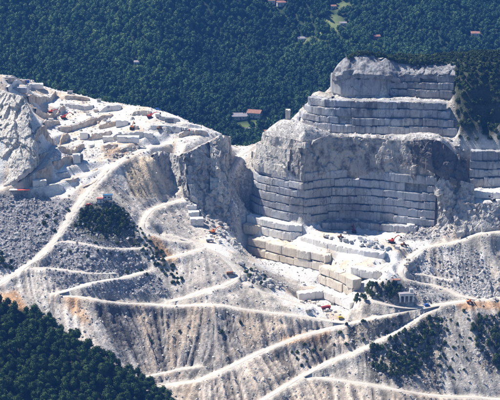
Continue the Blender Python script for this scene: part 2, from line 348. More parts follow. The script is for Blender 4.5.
bench([(350, 1016), (368, 1006), (377, 1001), (381, 1005)], 84.0, [7.5], 0.5, mat='w', w=(8, 13), name='quarry_bench', stain=[0])
bench([(299, 1012), (311, 1016), (323, 1019)], 63.5, [7.0], 0.3, mat='w', w=(9, 15), name='quarry_bench', stain=[0])
bench([(323.5, 1018), (334, 1006), (346, 991), (350, 988)], 63.5, [7.4], 0.3, mat='w', w=(9, 15), name='quarry_bench', stain=[0])
for B in BENCHES:
    if B.get('ctrl') is False: continue
    r, _ = resample(B['pts'], 8.0); H = sum(B['hs']); n = len(B['hs'])
    for q in offset(r, 2.6): CTRL.append(np.array([q[0], q[1], B['z0']-1.0]))
    for q in offset(r, -3.0): CTRL.append(np.array([q[0], q[1], B['z0']-0.4]))
    for q in offset(r, 4.6 + B['sb']*n + min(4, 0.6*n)): CTRL.append(np.array([q[0], q[1], B['z0']+H-0.6]))
CTRL = np.array(CTRL)
# thin out points that fall on top of one another
keep = []
for i, c in enumerate(CTRL):
    if all((c[0]-CTRL[j][0])**2 + (c[1]-CTRL[j][1])**2 > 1.6 for j in keep): keep.append(i)
CTRL = CTRL[keep]
STEP = 1.25
gx = np.arange(-335, 336, STEP); gy = np.arange(770, 1431, STEP); NX, NY = len(gx), len(gy)
GXX, GYY = np.meshgrid(gx, gy)
c2 = CTRL[:, :2]; A = np.linalg.norm(c2[:, None]-c2[None], axis=-1); n = len(CTRL)
K = np.zeros((n+3, n+3)); K[:n, :n] = A - np.eye(n)*0.15; K[:n, n] = 1; K[:n, n+1:] = c2/1000; K[n, :n] = 1; K[n+1:, :n] = c2.T/1000
sol = np.linalg.solve(K, np.concatenate([CTRL[:, 2], [0, 0, 0]]))
flat = np.stack([GXX.ravel(), GYY.ravel()], 1).astype(np.float32); Hh = np.empty(len(flat))
cc = c2.astype(np.float32); wv = sol[:n].astype(np.float32)
for i in range(0, len(flat), 20000):
    q = flat[i:i+20000]
    d = np.sqrt((q[:, 0:1]-cc[:, 0])**2 + (q[:, 1:2]-cc[:, 1])**2)
    Hh[i:i+20000] = d @ wv + sol[n] + q @ sol[n+1:]/1000
HZ = Hh.reshape(NY, NX)
def sample(x, y, Z=None):
    Z = HZ if Z is None else Z
    fx = np.clip((np.asarray(x)-gx[0])/STEP, 0, NX-1.001); fy = np.clip((np.asarray(y)-gy[0])/STEP, 0, NY-1.001)
    i = fx.astype(int); j = fy.astype(int); a = fx-i; b = fy-j
    return Z[j, i]*(1-a)*(1-b) + Z[j, i+1]*a*(1-b) + Z[j+1, i]*(1-a)*b + Z[j+1, i+1]*a*b
def hit(u, v, ymin=800):                        # where the sight line through (u,v) meets the ground
    u = np.atleast_1d(np.asarray(u, float)); v = np.atleast_1d(np.asarray(v, float))
    ys = np.arange(ymin, 1428, 1.0); out = np.zeros((len(u), 3))
    for k in range(len(u)):
        p = P(np.full(len(ys), u[k]), np.full(len(ys), v[k]), ys); d = sample(p[:, 0], p[:, 1]) - p[:, 2]
        w = np.where((d >= 0) & (ys < 1275))[0]; vk = v[k]
        while not len(w) and vk < v[k]+30:      # the sight line passes over the crest: step down to it
            vk += 0.5; p = P(np.full(len(ys), u[k]), np.full(len(ys), vk), ys); d = sample(p[:, 0], p[:, 1]) - p[:, 2]; w = np.where((d >= 0) & (ys < 1275))[0]
        i = w[0] if len(w) else len(ys)-1
        if i > 0 and len(w): yy = ys[i-1] + (-d[i-1])/(d[i]-d[i-1]+1e-9)
        else: yy = ys[i]
        out[k] = P(u[k], vk, yy)
    return out
# low terrace walls of the left plateau: middle of the face (u,v)-(u,v), height, material
TERR = [((28, 101), (56, 94), 5.5, 't'), ((36, 113), (64, 107), 6, 't'), ((60, 127), (95, 119), 6, 't'), ((36, 142), (68, 135), 7, 't'), ((60, 151), (83, 145), 5.5, 't'),
        ((54, 167), (73, 160), 6, 't'), ((70, 176), (96, 166), 6, 't'), ((31, 183), (48, 175), 7, 't'), ((34, 190), (62, 188), 4, 'w'), ((84, 184), (97, 179), 4, 't'),
        ((95, 112), (120, 108), 6, 'w'), ((66, 104), (92, 108), 4.5, 'w'), ((114, 138), (142, 136), 6, 'w'), ((86, 137), (110, 133), 6, 't'), ((100, 126), (124, 122), 5, 't'),
        ((131, 114), (150, 113), 5, 't'), ((152, 128), (180, 131), 5, 'w'), ((144, 144), (170, 146), 5, 'w'), ((160, 119), (178, 121), 4, 'w'), ((180, 134), (206, 134), 4.5, 't'),
        ((8, 90), (30, 87), 4, 'w'), ((44, 126), (58, 121), 5, 't'), ((66, 97), (88, 100), 4, 't'), ((98, 118), (112, 116), 4.5, 't'), ((120, 150), (142, 147), 4.5, 't'), ((40, 157), (52, 150), 5, 't'), ((56, 184), (78, 178), 4.5, 't'), ((104, 147), (116, 146), 5, 't'), ((186, 127), (200, 129), 3.5, 'w'), ((8, 84), (26, 83), 3.5, 't')]
DW = []
for a, b, h, mk in TERR:
    p = hit([a[0], b[0]], [a[1], b[1]]); pa, pb = p[0], p[1]
    L = np.linalg.norm((pb-pa)[:2]); dr = (pb-pa)[:2]/L; nr = np.array([-dr[1], dr[0]])
    DW.append((pa, pb, h, mk, L, dr, nr))
base0 = HZ.copy()
for pa, pb, h, mk, L, dr, nr in DW:
    rx, ry = GXX-pa[0], GYY-pa[1]; s = rx*dr[0]+ry*dr[1]; d = rx*nr[0]+ry*nr[1] + 0.5*np.sin(s*0.21+pa[0])
    e = np.clip((s+6)/8, 0, 1)*np.clip((L+6-s)/8, 0, 1)
    HZ += 0.5*h*np.clip((d-0.6)/0.9, -1, 1)*np.exp(-np.abs(d-0.6)/13.0)*e
# sunken yard by the lower pit
def smooth(t): t = np.clip(t, 0, 1); return t*t*(3-2*t)

# roads: picture polylines laid on the ground, smoothed, and cut into it
ROADS = [
 ('quarry_road', 6.5, [(166, 142), (150, 147), (135, 153), (118, 161), (108, 168), (95, 184), (81, 199), (70, 216), (55, 241), (40, 256), (22, 269), (0, 283), (-25, 297)]),
 ('quarry_track', 3.6, [(55, 241), (70, 241), (100, 247), (130, 249), (142, 248)]),
 ('quarry_track', 3.6, [(33, 267), (60, 269), (90, 274), (116, 275)]),
 ('quarry_road', 6.0, [(58, 294), (80, 287), (110, 279), (146, 270)]),
 ('quarry_track', 4.2, [(58, 294), (75, 297), (100, 299), (150, 302), (200, 303), (240, 309), (280, 314), (320, 320), (345, 323)]),
 ('quarry_road', 5.5, [(150, 389), (175, 384), (200, 380), (225, 370), (260, 352), (300, 336), (340, 325), (380, 317), (420, 308), (450, 303), (500, 298), (530, 297)]),
 ('quarry_road', 5.0, [(262, 402), (300, 378), (330, 360), (370, 346), (400, 331), (425, 313), (436, 306)]),
 ('quarry_road', 4.6, [(303, 377), (320, 377), (360, 383), (400, 391), (450, 397), (520, 399)]),
 ('quarry_road', 5.0, [(388, 262), (372, 275), (358, 284), (356, 292), (368, 301), (390, 307), (412, 308.5), (430, 306)]),
 ('quarry_road', 5.2, [(530, 228), (500, 232), (470, 240), (440, 244), (425, 246), (410, 256), (400, 268), (405, 278), (430, 283), (450, 290), (462, 297), (476, 300)]),
 ('quarry_road', 5.2, [(165, 232), (190, 242), (205, 247), (220, 254), (233, 265), (240, 278), (222, 287), (200, 290), (190, 297), (172, 302)]),
 ('quarry_track', 4.0, [(163, 259), (182, 255), (205, 247)]),
 ('quarry_road', 5.0, [(180, 200), (165, 204), (152, 209), (144, 217), (142, 227), (150, 235), (165, 239), (192, 243)]),
 ('quarry_track', 3.4, [(240, 279), (262, 293), (290, 300), (308, 308)]),
 ('quarry_track', 3.0, [(143, 377), (160, 374), (182, 369), (200, 364)]),
 ('quarry_road', 4.6, [(-20, 196), (0, 189), (15, 183), (30, 174), (45, 163), (50, 153), (62, 146), (84, 140)]),
 ('quarry_track', 3.6, [(30, 188), (55, 184), (82, 174), (104, 166)]),
 ('quarry_track', 3.4, [(302, 236), (318, 242), (340, 249), (362, 255), (384, 262)]),
 ('quarry_track', 3.4, [(247, 150), (240, 155), (232, 165), (231, 175)]),
 ('quarry_track', 3.0, [(60, 117), (90, 112), (120, 114), (150, 121), (165, 126)]),
 ('quarry_track', 3.0, [(408, 270), (428, 275), (450, 281)]),
]
RD = np.full(HZ.shape, 99.0); RZ = np.zeros(HZ.shape); RP = []
for name, w, px in ROADS:
    w = w*0.78
    p = hit([q[0] for q in px], [q[1] for q in px]); r, s = resample(p, 2.0)
    for k in (0, 1):                            # keep the bends soft
        for it in range(4): r[1:-1, k] = 0.25*r[:-2, k] + 0.5*r[1:-1, k] + 0.25*r[2:, k]
    r[:, 2] = sample(r[:, 0], r[:, 1]); z = r[:, 2]
    kw = 9; zp = np.pad(z, kw, mode='edge'); z = np.convolve(zp, np.ones(2*kw+1)/(2*kw+1), 'valid'); r[:, 2] = z
    RP.append((name, w, r))
    for q in r:
        i = int((q[0]-gx[0])/STEP); j = int((q[1]-gy[0])/STEP); R = 11
        i0, i1, j0, j1 = max(0, i-R), min(NX, i+R+1), max(0, j-R), min(NY, j+R+1)
        if i0 >= i1 or j0 >= j1: continue
        d = np.hypot(GXX[j0:j1, i0:i1]-q[0], GYY[j0:j1, i0:i1]-q[1]) - w/2
        m = d < RD[j0:j1, i0:i1]; RD[j0:j1, i0:i1][m] = d[m]; RZ[j0:j1, i0:i1][m] = q[2]
wr = 1 - smooth((RD-0.9)/6.0)
HZ = HZ*(1-wr) + RZ*wr
SMOOTHZ = HZ.copy()
# ---- zones: colour, speckle, roughness, streak strength.  Outlines follow the photograph, stored on the ground's vertices
PU, PV = project(GXX, GYY, HZ)
wob = np.stack([GXX.ravel()/9.0, GYY.ravel()/9.0], 1)
PUw = PU + 3.0*fbm(wob, 3, 5).reshape(HZ.shape); PVw = PV + 2.4*fbm(wob, 3, 9).reshape(HZ.shape)
def inside(poly, U, V):
    r = np.zeros(U.shape, bool); n = len(poly)
    for i in range(n):
        (x0, y0), (x1, y1) = poly[i], poly[(i+1) % n]
        if y0 == y1: continue
        r ^= ((y0 > V) != (y1 > V)) & (U < (x1-x0)*(V-y0)/(y1-y0)+x0)
    return r
BASE = np.empty(HZ.shape+(3,)); BASE[:] = (0.43, 0.395, 0.345); SPK = np.full(HZ.shape, 0.5); RGH = np.full(HZ.shape, 0.45); STK = np.full(HZ.shape, 0.6)
ZID = np.zeros(HZ.shape, int)
ZONES = {
 'white':   (1, (0.73, 0.705, 0.66), .25, .14, .0, [[(-80, 60), (235, 120), (232, 150), (190, 160), (150, 152), (115, 172), (84, 197), (70, 200), (30, 192), (-80, 196)],
             [(262, 220), (310, 222), (345, 222), (405, 228), (432, 240), (405, 262), (395, 270), (376, 262), (300, 240)], [(282, 284), (352, 286), (346, 321), (300, 315), (272, 294)],
             [(440, 134), (600, 134), (600, 152), (468, 152), (440, 145)], [(468, 183), (600, 183), (600, 206), (468, 206)],
             [(185, 232), (240, 228), (243, 246), (225, 262), (200, 246)], [(380, 255), (410, 246), (408, 272), (385, 285), (372, 276)], [(225, 143), (250, 143), (240, 175), (226, 180)], [(238, 214), (300, 222), (386, 258), (384, 284), (352, 284), (335, 296), (290, 278), (250, 264)]]),
 'brown':   (16, (0.34, 0.25, 0.175), .8, .9, .4, [[(98, 146), (130, 147), (140, 152), (126, 160), (106, 159)]]),
 'gravel':  (17, (0.50, 0.475, 0.44), .9, .7, .0, [[(66, 102), (96, 107), (92, 114), (68, 110)], [(300, 95), (440, 95), (462, 128), (462, 146), (262, 142), (250, 142), (255, 128)], [(40, 152), (60, 146), (84, 144), (80, 152), (60, 158), (44, 164)], [(82, 150), (98, 148), (100, 158), (84, 162)], [(150, 122), (178, 120), (196, 128), (180, 138), (152, 132)], [(180, 140), (208, 136), (224, 136), (200, 146), (186, 152)]]),
 'greyscree': (2, (0.27, 0.265, 0.27), 1.0, 1.0, .15, [[(-80, 196), (30, 193), (76, 202), (58, 238), (22, 266), (-80, 300)], [(76, 205), (125, 240), (150, 268), (172, 297), (62, 294), (40, 262), (55, 243)]]),
 'knoll':   (3, (0.115, 0.12, 0.085), .7, .8, .0, [[(84, 206), (112, 197), (126, 210), (136, 230), (142, 245), (95, 240), (70, 226)], [(124, 214), (140, 228), (180, 268), (188, 290), (176, 290), (150, 262), (128, 240)]]),
 'chute':   (4, (0.54, 0.50, 0.45), .4, .25, 1.0, [[(-80, 290), (0, 270), (40, 266), (62, 294), (112, 330), (152, 374), (122, 372), (60, 320), (30, 300), (-80, 320)]]),
 'streaky': (5, (0.245, 0.225, 0.205), .65, .35, 1.7, [[(84, 299), (245, 311), (305, 332), (215, 372), (160, 384), (140, 366)]]),
 'lower':   (6, (0.465, 0.40, 0.33), .4, .3, 1.3, [[(155, 390), (225, 373), (300, 338), (400, 316), (330, 358), (260, 405), (160, 420)], [(245, 312), (330, 324), (300, 334), (270, 345)], [(255, 420), (310, 380), (520, 402), (540, 460), (200, 460)]]),
 'scrub':   (7, (0.20, 0.185, 0.15), .9, .7, 1.2, [[(362, 348), (430, 312), (446, 318), (442, 388), (374, 382)], [(474, 318), (530, 308), (530, 380), (480, 368)], [(368, 284), (400, 282), (412, 300), (380, 302)], [(345, 322), (420, 312), (398, 330), (350, 346)]]),
 'rightscree': (8, (0.38, 0.365, 0.345), .8, .4, 1.0, [[(408, 252), (430, 246), (474, 244), (492, 270), (482, 299), (455, 294), (412, 276)], [(404, 282), (430, 286), (452, 296), (440, 303), (414, 300)], [(398, 240), (420, 222), (462, 204), (474, 206), (464, 236), (430, 241)]]),
 'tan':     (9, (0.56, 0.45, 0.31), .4, .4, 1.2, [[(120, 161), (157, 158), (161, 196), (128, 196)]]),
 'centre':  (10, (0.52, 0.475, 0.42), .5, .35, .6, [[(126, 196), (185, 198), (232, 226), (200, 240), (245, 282), (240, 300), (180, 300), (150, 270), (134, 226)], [(108, 168), (124, 160), (130, 196), (112, 200), (100, 196)]]),
 'orange':  (11, (0.52, 0.32, 0.18), .5, .4, 1.0, [[(148, 236), (160, 238), (180, 264), (166, 264)], [(-20, 300), (15, 290), (30, 310), (22, 318)], [(62, 299), (76, 296), (92, 322), (82, 324)], [(455, 302), (540, 300), (540, 309), (458, 309)], [(280, 336), (330, 327), (325, 340), (285, 345)]]),
 'gap':     (12, (0.44, 0.425, 0.41), .8, .6, .5, [[(226, 175), (246, 170), (250, 215), (228, 225)]]),
 'summit':  (13, (0.05, 0.058, 0.035), .6, .6, .0, [[(395, 40), (600, 40), (600, 136), (460, 138), (455, 100), (440, 72), (395, 66)]]),
 'wood':    (14, (0.028, 0.034, 0.018), .5, .4, .0, [[(-100, 306), (0, 302), (40, 317), (80, 343), (120, 368), (172, 402), (240, 460), (240, 560), (-100, 560)]]),
}
for nm, (zid, col, sp, rg, sk, polys) in ZONES.items():
    for pl in polys:
        m = inside(pl, PUw, PVw)
        BASE[m] = col; SPK[m] = sp; RGH[m] = rg; STK[m] = sk; ZID[m] = zid
behind = (GYY > 1262); BASE[behind] = (0.06, 0.07, 0.04); ZID[behind] = 15
def blur(a, k):
    for it in range(k):
        p = np.pad(a, [(1, 1), (1, 1)] + [(0, 0)]*(a.ndim-2), mode='edge')
        a = (p[:-2, 1:-1]+p[2:, 1:-1]+p[1:-1, :-2]+p[1:-1, 2:]+2*p[1:-1, 1:-1])/6
    return a
BASE = blur(BASE, 3); SPK = blur(SPK, 3); RGH = blur(RGH, 4); STK = blur(STK, 4)
# ---- rills: noise drawn out along the fall line
sm = blur(SMOOTHZ, 6); gyv, gxv = np.gradient(sm, STEP); gl = np.hypot(gxv, gyv)+1e-6; dx, dy = gxv/gl, gyv/gl
wn = rng.random(HZ.shape); wn2 = blur(rng.random(HZ.shape), 4); wn2 = (wn2-wn2.mean())/wn2.std()*0.29+0.5
J, I = np.meshgrid(np.arange(NY), np.arange(NX), indexing='ij'); lic = np.zeros(HZ.shape); lic2 = np.zeros(HZ.shape)
for sgn in (1, -1):
    fi, fj = I.astype(float), J.astype(float)
    for k in range(20):
        a = np.clip(np.rint(fi).astype(int), 0, NX-1); b = np.clip(np.rint(fj).astype(int), 0, NY-1)
        lic += wn[b, a]; lic2 += wn2[b, a]; fi = fi + sgn*dx[b, a]; fj = fj + sgn*dy[b, a]
lic = (lic-lic.mean())/lic.std(); lic2 = (lic2-lic2.mean())/lic2.std()
streak = 0.75*lic + 0.65*lic2
slope = np.clip(gl/0.7, 0, 1)
noroad = smooth((RD-0.6)/2.5)
pts2 = np.stack([GXX.ravel(), GYY.ravel()], 1)
f1 = fbm(pts2/22, 4, 21).reshape(HZ.shape); cv, cd = cells(pts2/3.6, 31); cv = cv.reshape(HZ.shape); cd = cd.reshape(HZ.shape)
cv2, cd2 = cells(pts2/8.5, 41); cv2 = cv2.reshape(HZ.shape)
HZ = HZ + noroad*(0.55*RGH*(cv-0.5)*2 + 0.45*RGH*(0.5-cd)*2 + 0.9*RGH*(cv2-0.5) + 0.9*f1*np.clip(RGH+0.2, 0, 1) + 0.75*STK*slope*streak)
tint = np.clip(1 + 0.46*STK*slope*streak, 0.4, 1.5)[..., None]
BASE = BASE*tint
warm = np.clip(0.35*STK*slope*(lic2*0.6+f1*1.5), 0, 0.55)[..., None]; BASE = BASE*(1-warm) + np.array([0.55, 0.42, 0.29])*warm
# cream and ochre patches on the white working floors
pat = smooth((fbm(pts2/14, 4, 61).reshape(HZ.shape)+0.04)/0.32)*(ZID == 1)*(GXX < 0)+smooth((fbm(pts2/16, 4, 61).reshape(HZ.shape)-0.05)/0.35)*(ZID == 1)*(GXX >= 0); pat = blur(pat, 2)[..., None]*0.72
BASE = BASE*(1-pat) + np.array([0.57, 0.43, 0.29])*pat
wd = (1-smooth((RD-0.3+1.2*f1)/2.6))[..., None]*0.8; BASE = BASE*(1-wd) + np.array([0.60, 0.55, 0.475])*wd
SPK = SPK*(1-wd[..., 0])
me = mesh_np('quarry_hillside', np.stack([GXX.ravel(), GYY.ravel(), HZ.ravel()], 1), grid_faces(NY, NX), True, M_TERR)
colour_attr(me, 'base', np.clip(BASE.reshape(-1, 3), 0.02, 0.85)); colour_attr(me, 'speck', np.repeat(SPK.reshape(-1, 1), 3, 1))
structure(obj('quarry_hillside', me))
for k, (name, w, r) in enumerate(RP):
    t = np.gradient(r[:, :2], axis=0); t /= np.linalg.norm(t, axis=1)[:, None]; nn = np.stack([-t[:, 1], t[:, 0]], 1)
    jt = [fbm(np.stack([np.arange(len(r))*0.22, np.full(len(r), s*7.7+k)], 1), 3) for s in (0, 1)]
    rows = []
    for f, dz in ((-1.05, -0.35), (-0.95, 0.07), (-0.4, 0.12), (0, 0.14), (0.4, 0.12), (0.95, 0.07), (1.05, -0.35)):
        e = (w/2)*f*(1 + (0.28*jt[0] if f < 0 else 0.28*jt[1])); rows.append(np.concatenate([r[:, :2]+nn*e[:, None], (r[:, 2]+dz+0.012*(k % 5))[:, None]], 1))
    co = np.stack(rows, 1).reshape(-1, 3)
    structure(obj(name, mesh_np(name, co, grid_faces(len(r), 7)[:, ::-1], True, M_ROAD)))

# ------------------------------------------------------------------ cut marble: tiers of blocks
def block_variant(seed, w=13.0, d=8.0, h=7.0, amp=0.10):
    rg = np.random.default_rng(seed+300); xs = np.sort(np.concatenate([[-0.5, 0.5], np.linspace(-0.42, 0.42, 9)+rg.uniform(-0.03, 0.03, 9)]))*w
    zf = np.array([0, 0.07, 0.11, 0.4, 0.72, 0.9, 1.0])*h; nx, nz = len(xs), len(zf); co = []
    n1 = fbm(np.stack([xs/2.4, xs*0+seed*5.0], 1), 3, seed); n2 = fbm(np.stack([xs/1.6, xs*0+seed*9.0], 1), 2, seed+9); chip = np.maximum(0, n1-0.05)
    for k, z in enumerate(zf):
        for i, x in enumerate(xs):
            y = amp*float(vnoise(np.array([[x/2.0, z/2.0, seed]]))[0])
            if k < 2: y += 0.85 + 0.35*n2[i]
            if k == 6: y += 0.18 + 1.5*chip[i]; z_ = z - 0.1 - 1.6*chip[i]
            elif k == 5: y += 0.7*chip[i]; z_ = z - 0.5*chip[i]
            else: z_ = z
            if i in (0, nx-1): y += 0.22
            co.append((x, y, z_))
    fc = list(grid_faces(nz, nx)); b = len(co)
    for k, z in enumerate(zf):
        for x in (xs[0], xs[-1]): co.append((x, d, z))
    L = lambda k: b+2*k; R = lambda k: b+2*k+1
    for k in range(nz-1):
        fc.append((L(k), k*nx, (k+1)*nx, L(k+1))); fc.append(((k+1)*nx-1, R(k), R(k+1), (k+2)*nx-1)); fc.append((R(k), L(k), L(k+1), R(k+1)))
    top = [(nz-1)*nx+i for i in range(nx)]; bot = list(range(nx))[::-1]
    me = bpy.data.meshes.new('marble_block'); me.from_pydata(co, [], [tuple(map(int, f)) for f in fc] + [tuple(top+[R(nz-1), L(nz-1)]), tuple(bot+[L(0), R(0)])]); me.update(); return me
VAR = {}
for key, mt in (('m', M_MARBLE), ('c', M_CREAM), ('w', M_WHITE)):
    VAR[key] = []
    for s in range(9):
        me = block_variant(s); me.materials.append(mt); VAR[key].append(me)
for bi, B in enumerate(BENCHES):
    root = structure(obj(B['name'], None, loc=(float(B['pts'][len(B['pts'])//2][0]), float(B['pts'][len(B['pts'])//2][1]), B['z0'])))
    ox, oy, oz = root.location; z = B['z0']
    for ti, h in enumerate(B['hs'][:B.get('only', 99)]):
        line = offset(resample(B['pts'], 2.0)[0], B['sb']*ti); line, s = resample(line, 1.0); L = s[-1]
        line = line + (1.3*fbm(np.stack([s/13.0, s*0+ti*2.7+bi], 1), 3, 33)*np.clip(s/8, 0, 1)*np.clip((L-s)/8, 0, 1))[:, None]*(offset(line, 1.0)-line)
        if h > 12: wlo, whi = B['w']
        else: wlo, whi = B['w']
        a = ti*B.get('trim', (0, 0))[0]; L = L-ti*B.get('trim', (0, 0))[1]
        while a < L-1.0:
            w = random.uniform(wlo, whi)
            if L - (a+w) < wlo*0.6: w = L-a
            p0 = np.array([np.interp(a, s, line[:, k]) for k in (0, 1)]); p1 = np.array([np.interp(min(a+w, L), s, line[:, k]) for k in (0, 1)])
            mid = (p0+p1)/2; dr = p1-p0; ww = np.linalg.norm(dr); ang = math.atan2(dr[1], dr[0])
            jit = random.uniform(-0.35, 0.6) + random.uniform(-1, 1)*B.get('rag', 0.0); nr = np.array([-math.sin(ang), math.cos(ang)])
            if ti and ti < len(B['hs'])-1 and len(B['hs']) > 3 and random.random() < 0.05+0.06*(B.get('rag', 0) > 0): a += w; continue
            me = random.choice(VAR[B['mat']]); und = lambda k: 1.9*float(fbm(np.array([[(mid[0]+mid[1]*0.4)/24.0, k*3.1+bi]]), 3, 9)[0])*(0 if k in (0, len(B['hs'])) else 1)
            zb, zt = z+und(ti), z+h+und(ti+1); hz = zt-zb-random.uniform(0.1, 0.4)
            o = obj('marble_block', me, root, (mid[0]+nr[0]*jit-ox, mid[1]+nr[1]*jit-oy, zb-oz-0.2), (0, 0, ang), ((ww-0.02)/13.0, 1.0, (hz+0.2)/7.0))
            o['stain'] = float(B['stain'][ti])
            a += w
        z += h

# ------------------------------------------------------------------ rugged faces
def crag(name, top, bot, mat, amp=2.0, cell=6.0, step=1.0, back=7.0, seed=0, world=False, soft=0):
    tp = np.array(top) if world else np.array([P(*q) for q in top]); bt = np.array(bot) if world else np.array([P(*q) for q in bot])
    L = max(np.linalg.norm(np.diff(tp, axis=0), axis=1).sum(), np.linalg.norm(np.diff(bt, axis=0), axis=1).sum()); nu = int(L/step)+2
    def rs(p):
        sg = np.concatenate([[0], np.cumsum(np.linalg.norm(np.diff(p, axis=0), axis=1))]); q = np.linspace(0, sg[-1], nu)
        return np.stack([np.interp(q, sg, p[:, k]) for k in range(3)], 1)
    tp, bt = rs(tp), rs(bt); Hm = np.linalg.norm(tp-bt, axis=1).mean(); nv = int(Hm/step)+2
    f = np.linspace(0, 1, nv)[:, None, None]; g = bt[None]*(1-f)+tp[None]*f
    tx = np.gradient(g, axis=1); tz = np.gradient(g, axis=0); nm = np.cross(tx, tz); nm /= np.linalg.norm(nm, axis=-1)[..., None]+1e-9
    fl = g.reshape(-1, 3); q = (fl + fl[:, 2:3]*np.array([0.25, 0.1, 0]))/np.array([cell, cell, cell*2.2])
    v1, d1 = cells(q + 0.12*np.stack([vnoise(fl/4, 3), vnoise(fl/4, 4), vnoise(fl/4, 5)], 1), seed+1); v2, d2 = cells((fl + fl[:, 2:3]*np.array([0.3, 0.1, 0]))/np.array([cell*0.36, cell*0.36, cell*0.7]), seed+7)
    v0, d0 = cells(fl/np.array([cell*2.1, cell*2.1, cell*5.0]) + 0.2*vnoise(fl/6, 8)[:, None], seed+13)
    dsp = (amp*(v0-0.5)*2.6 + amp*(v1-0.5)*1.3 + amp*0.32*(v2-0.5) + amp*0.8*fbm(fl/16, 2, seed) + 0.12*amp*fbm(fl/1.6, 2, seed)).reshape(nv, nu)
    dsp = blur(dsp, soft)
    g[-1, :, 2] += 1.2*amp*0.5*fbm(tp/5.0, 3, seed+2)
    g = g + nm*dsp[..., None]
    nb = 6; cap = []; dirb = -nm[-1]*np.array([1, 1, 0]); dirb /= np.linalg.norm(dirb, axis=-1)[:, None]+1e-9
    for k in range(1, nb+1): cap.append(g[-1]+dirb*back*k/nb + np.array([0, 0, -0.12*k*k]) + np.array([0, 0, 1])*(0.35*fbm((g[-1]+k*3)/3, 2, seed))[:, None])
    g = np.concatenate([g, np.stack(cap)], 0)
    low = g[0]+np.array([0, 0, -4.0]) + dirb*0.5; g = np.concatenate([low[None], g], 0)
    return structure(obj(name, mesh_np(name, g.reshape(-1, 3), grid_faces(g.shape[0], nu), False, mat)))
crag('rock_face', [(-30, 88, 1128), (0, 91, 1109), (12, 95, 1095), (22, 97, 1086), (30, 110, 1078), (35, 138, 1064), (37, 150, 1072)],
     [(-30, 190, 1047), (0, 187, 1041), (12, 182, 1039), (22, 176, 1040), (29, 170, 1043), (35, 164, 1049), (38, 160, 1062)], M_PALEROCK, 2.2, 7.0, 0.75, 9, 1)
crag('rock_face', [(153, 155, 1106), (157, 152, 1114), (162, 151, 1124), (170, 153, 1127), (178, 156, 1118), (184, 158, 1104)],
     [(157, 192, 1083), (160, 194, 1092), (163, 194, 1104), (170, 196, 1107), (179, 194, 1102), (188, 192, 1088)], M_CRAG, 1.1, 6.0, 1.0, 6, 2)
crag('rock_face', [(178, 158, 1104), (184, 153, 1106), (192, 151, 1112), (202, 145, 1121), (214, 139, 1134), (225, 136, 1148), (227, 138, 1172)],
     [(184, 194, 1090), (192, 199, 1091), (201, 204, 1094), (211, 211, 1096), (221, 214, 1100), (228, 209, 1108), (230, 190, 1140)], M_CRAG, 2.4, 7.5, 0.75, 8, 3)
crag('rock_face', [(211, 141, 1130), (218, 137, 1136), (225, 135.5, 1144), (227, 138, 1170)],
     [(210, 190, 1105), (219, 196, 1103), (226, 200, 1107), (229, 178, 1150)], M_PALEROCK, 2.2, 6.0, 0.9, 8, 16)
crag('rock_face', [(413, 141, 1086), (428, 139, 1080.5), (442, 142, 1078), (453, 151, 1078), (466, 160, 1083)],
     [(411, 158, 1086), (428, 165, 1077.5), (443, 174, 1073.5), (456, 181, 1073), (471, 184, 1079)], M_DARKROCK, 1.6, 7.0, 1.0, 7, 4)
crag('rock_face', [(436, 180, 1084), (440, 175, 1077), (450, 174, 1075), (456, 184, 1079), (462, 181, 1074), (471, 184, 1074), (475, 190, 1082)],
     [(436, 232, 1078), (441, 228, 1071), (450, 226, 1069), (457, 220, 1073), (462, 216, 1069), (471, 208, 1069), (477, 206, 1078)], M_CRAG, 2.0, 6.5, 0.9, 8, 5)
crag('rock_face', [(334, 75, 1172), (338, 69, 1165), (346, 60, 1162), (362, 53, 1164), (385, 57, 1168), (400, 62, 1174), (420, 63, 1176)],
     [(332, 77, 1166), (335, 75, 1152), (346, 74, 1148), (362, 75, 1147), (388, 77, 1147), (400, 82, 1154), (420, 80, 1160)], M_DOME, 1.9, 12.0, 0.9, 12, 6, soft=2)
crag('rock_face', [(298, 110, 1172), (306, 105, 1160), (318, 101, 1152), (332, 97, 1146)],
     [(297, 124, 1166), (303, 122, 1153), (316, 118, 1146), (334, 110, 1140)], M_PALEROCK, 1.2, 8.0, 1.0, 14, 9)
crag('rock_face', [(476, 276, 1018), (484, 270, 1024), (494, 274, 1022), (510, 268, 1026)],
     [(474, 299, 1000), (484, 300, 1001), (494, 300, 1001), (510, 299, 1004)], M_CRAG, 1.8, 5.0, 0.9, 8, 10)
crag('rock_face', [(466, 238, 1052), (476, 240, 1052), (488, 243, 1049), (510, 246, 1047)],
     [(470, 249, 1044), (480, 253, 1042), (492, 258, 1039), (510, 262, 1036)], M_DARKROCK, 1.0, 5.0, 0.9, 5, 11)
crag('rock_face', [(452, 206, 1072), (464, 201, 1069), (476, 204, 1064), (490, 203, 1064), (510, 202, 1064)],
     [(456, 234, 1056), (466, 232, 1056), (478, 230, 1055), (492, 228, 1055), (510, 226, 1056)], M_CRAG, 1.6, 6.0, 0.9, 6, 12)
crag('rock_face', [(468, 317, 985), (480, 313, 987), (500, 311, 990), (520, 309, 993)],
     [(464, 364, 950), (480, 366, 948), (500, 366, 950), (520, 366, 952)], M_CRAG, 1.8, 7.0, 1.0, 5, 13)
crag('rock_face', [(225, 240, 1046), (234, 238, 1044), (242, 245, 1042)], [(225, 254, 1036), (234, 258, 1032), (243, 262, 1032)], M_CRAG, 1.2, 4.0, 0.8, 5, 15)
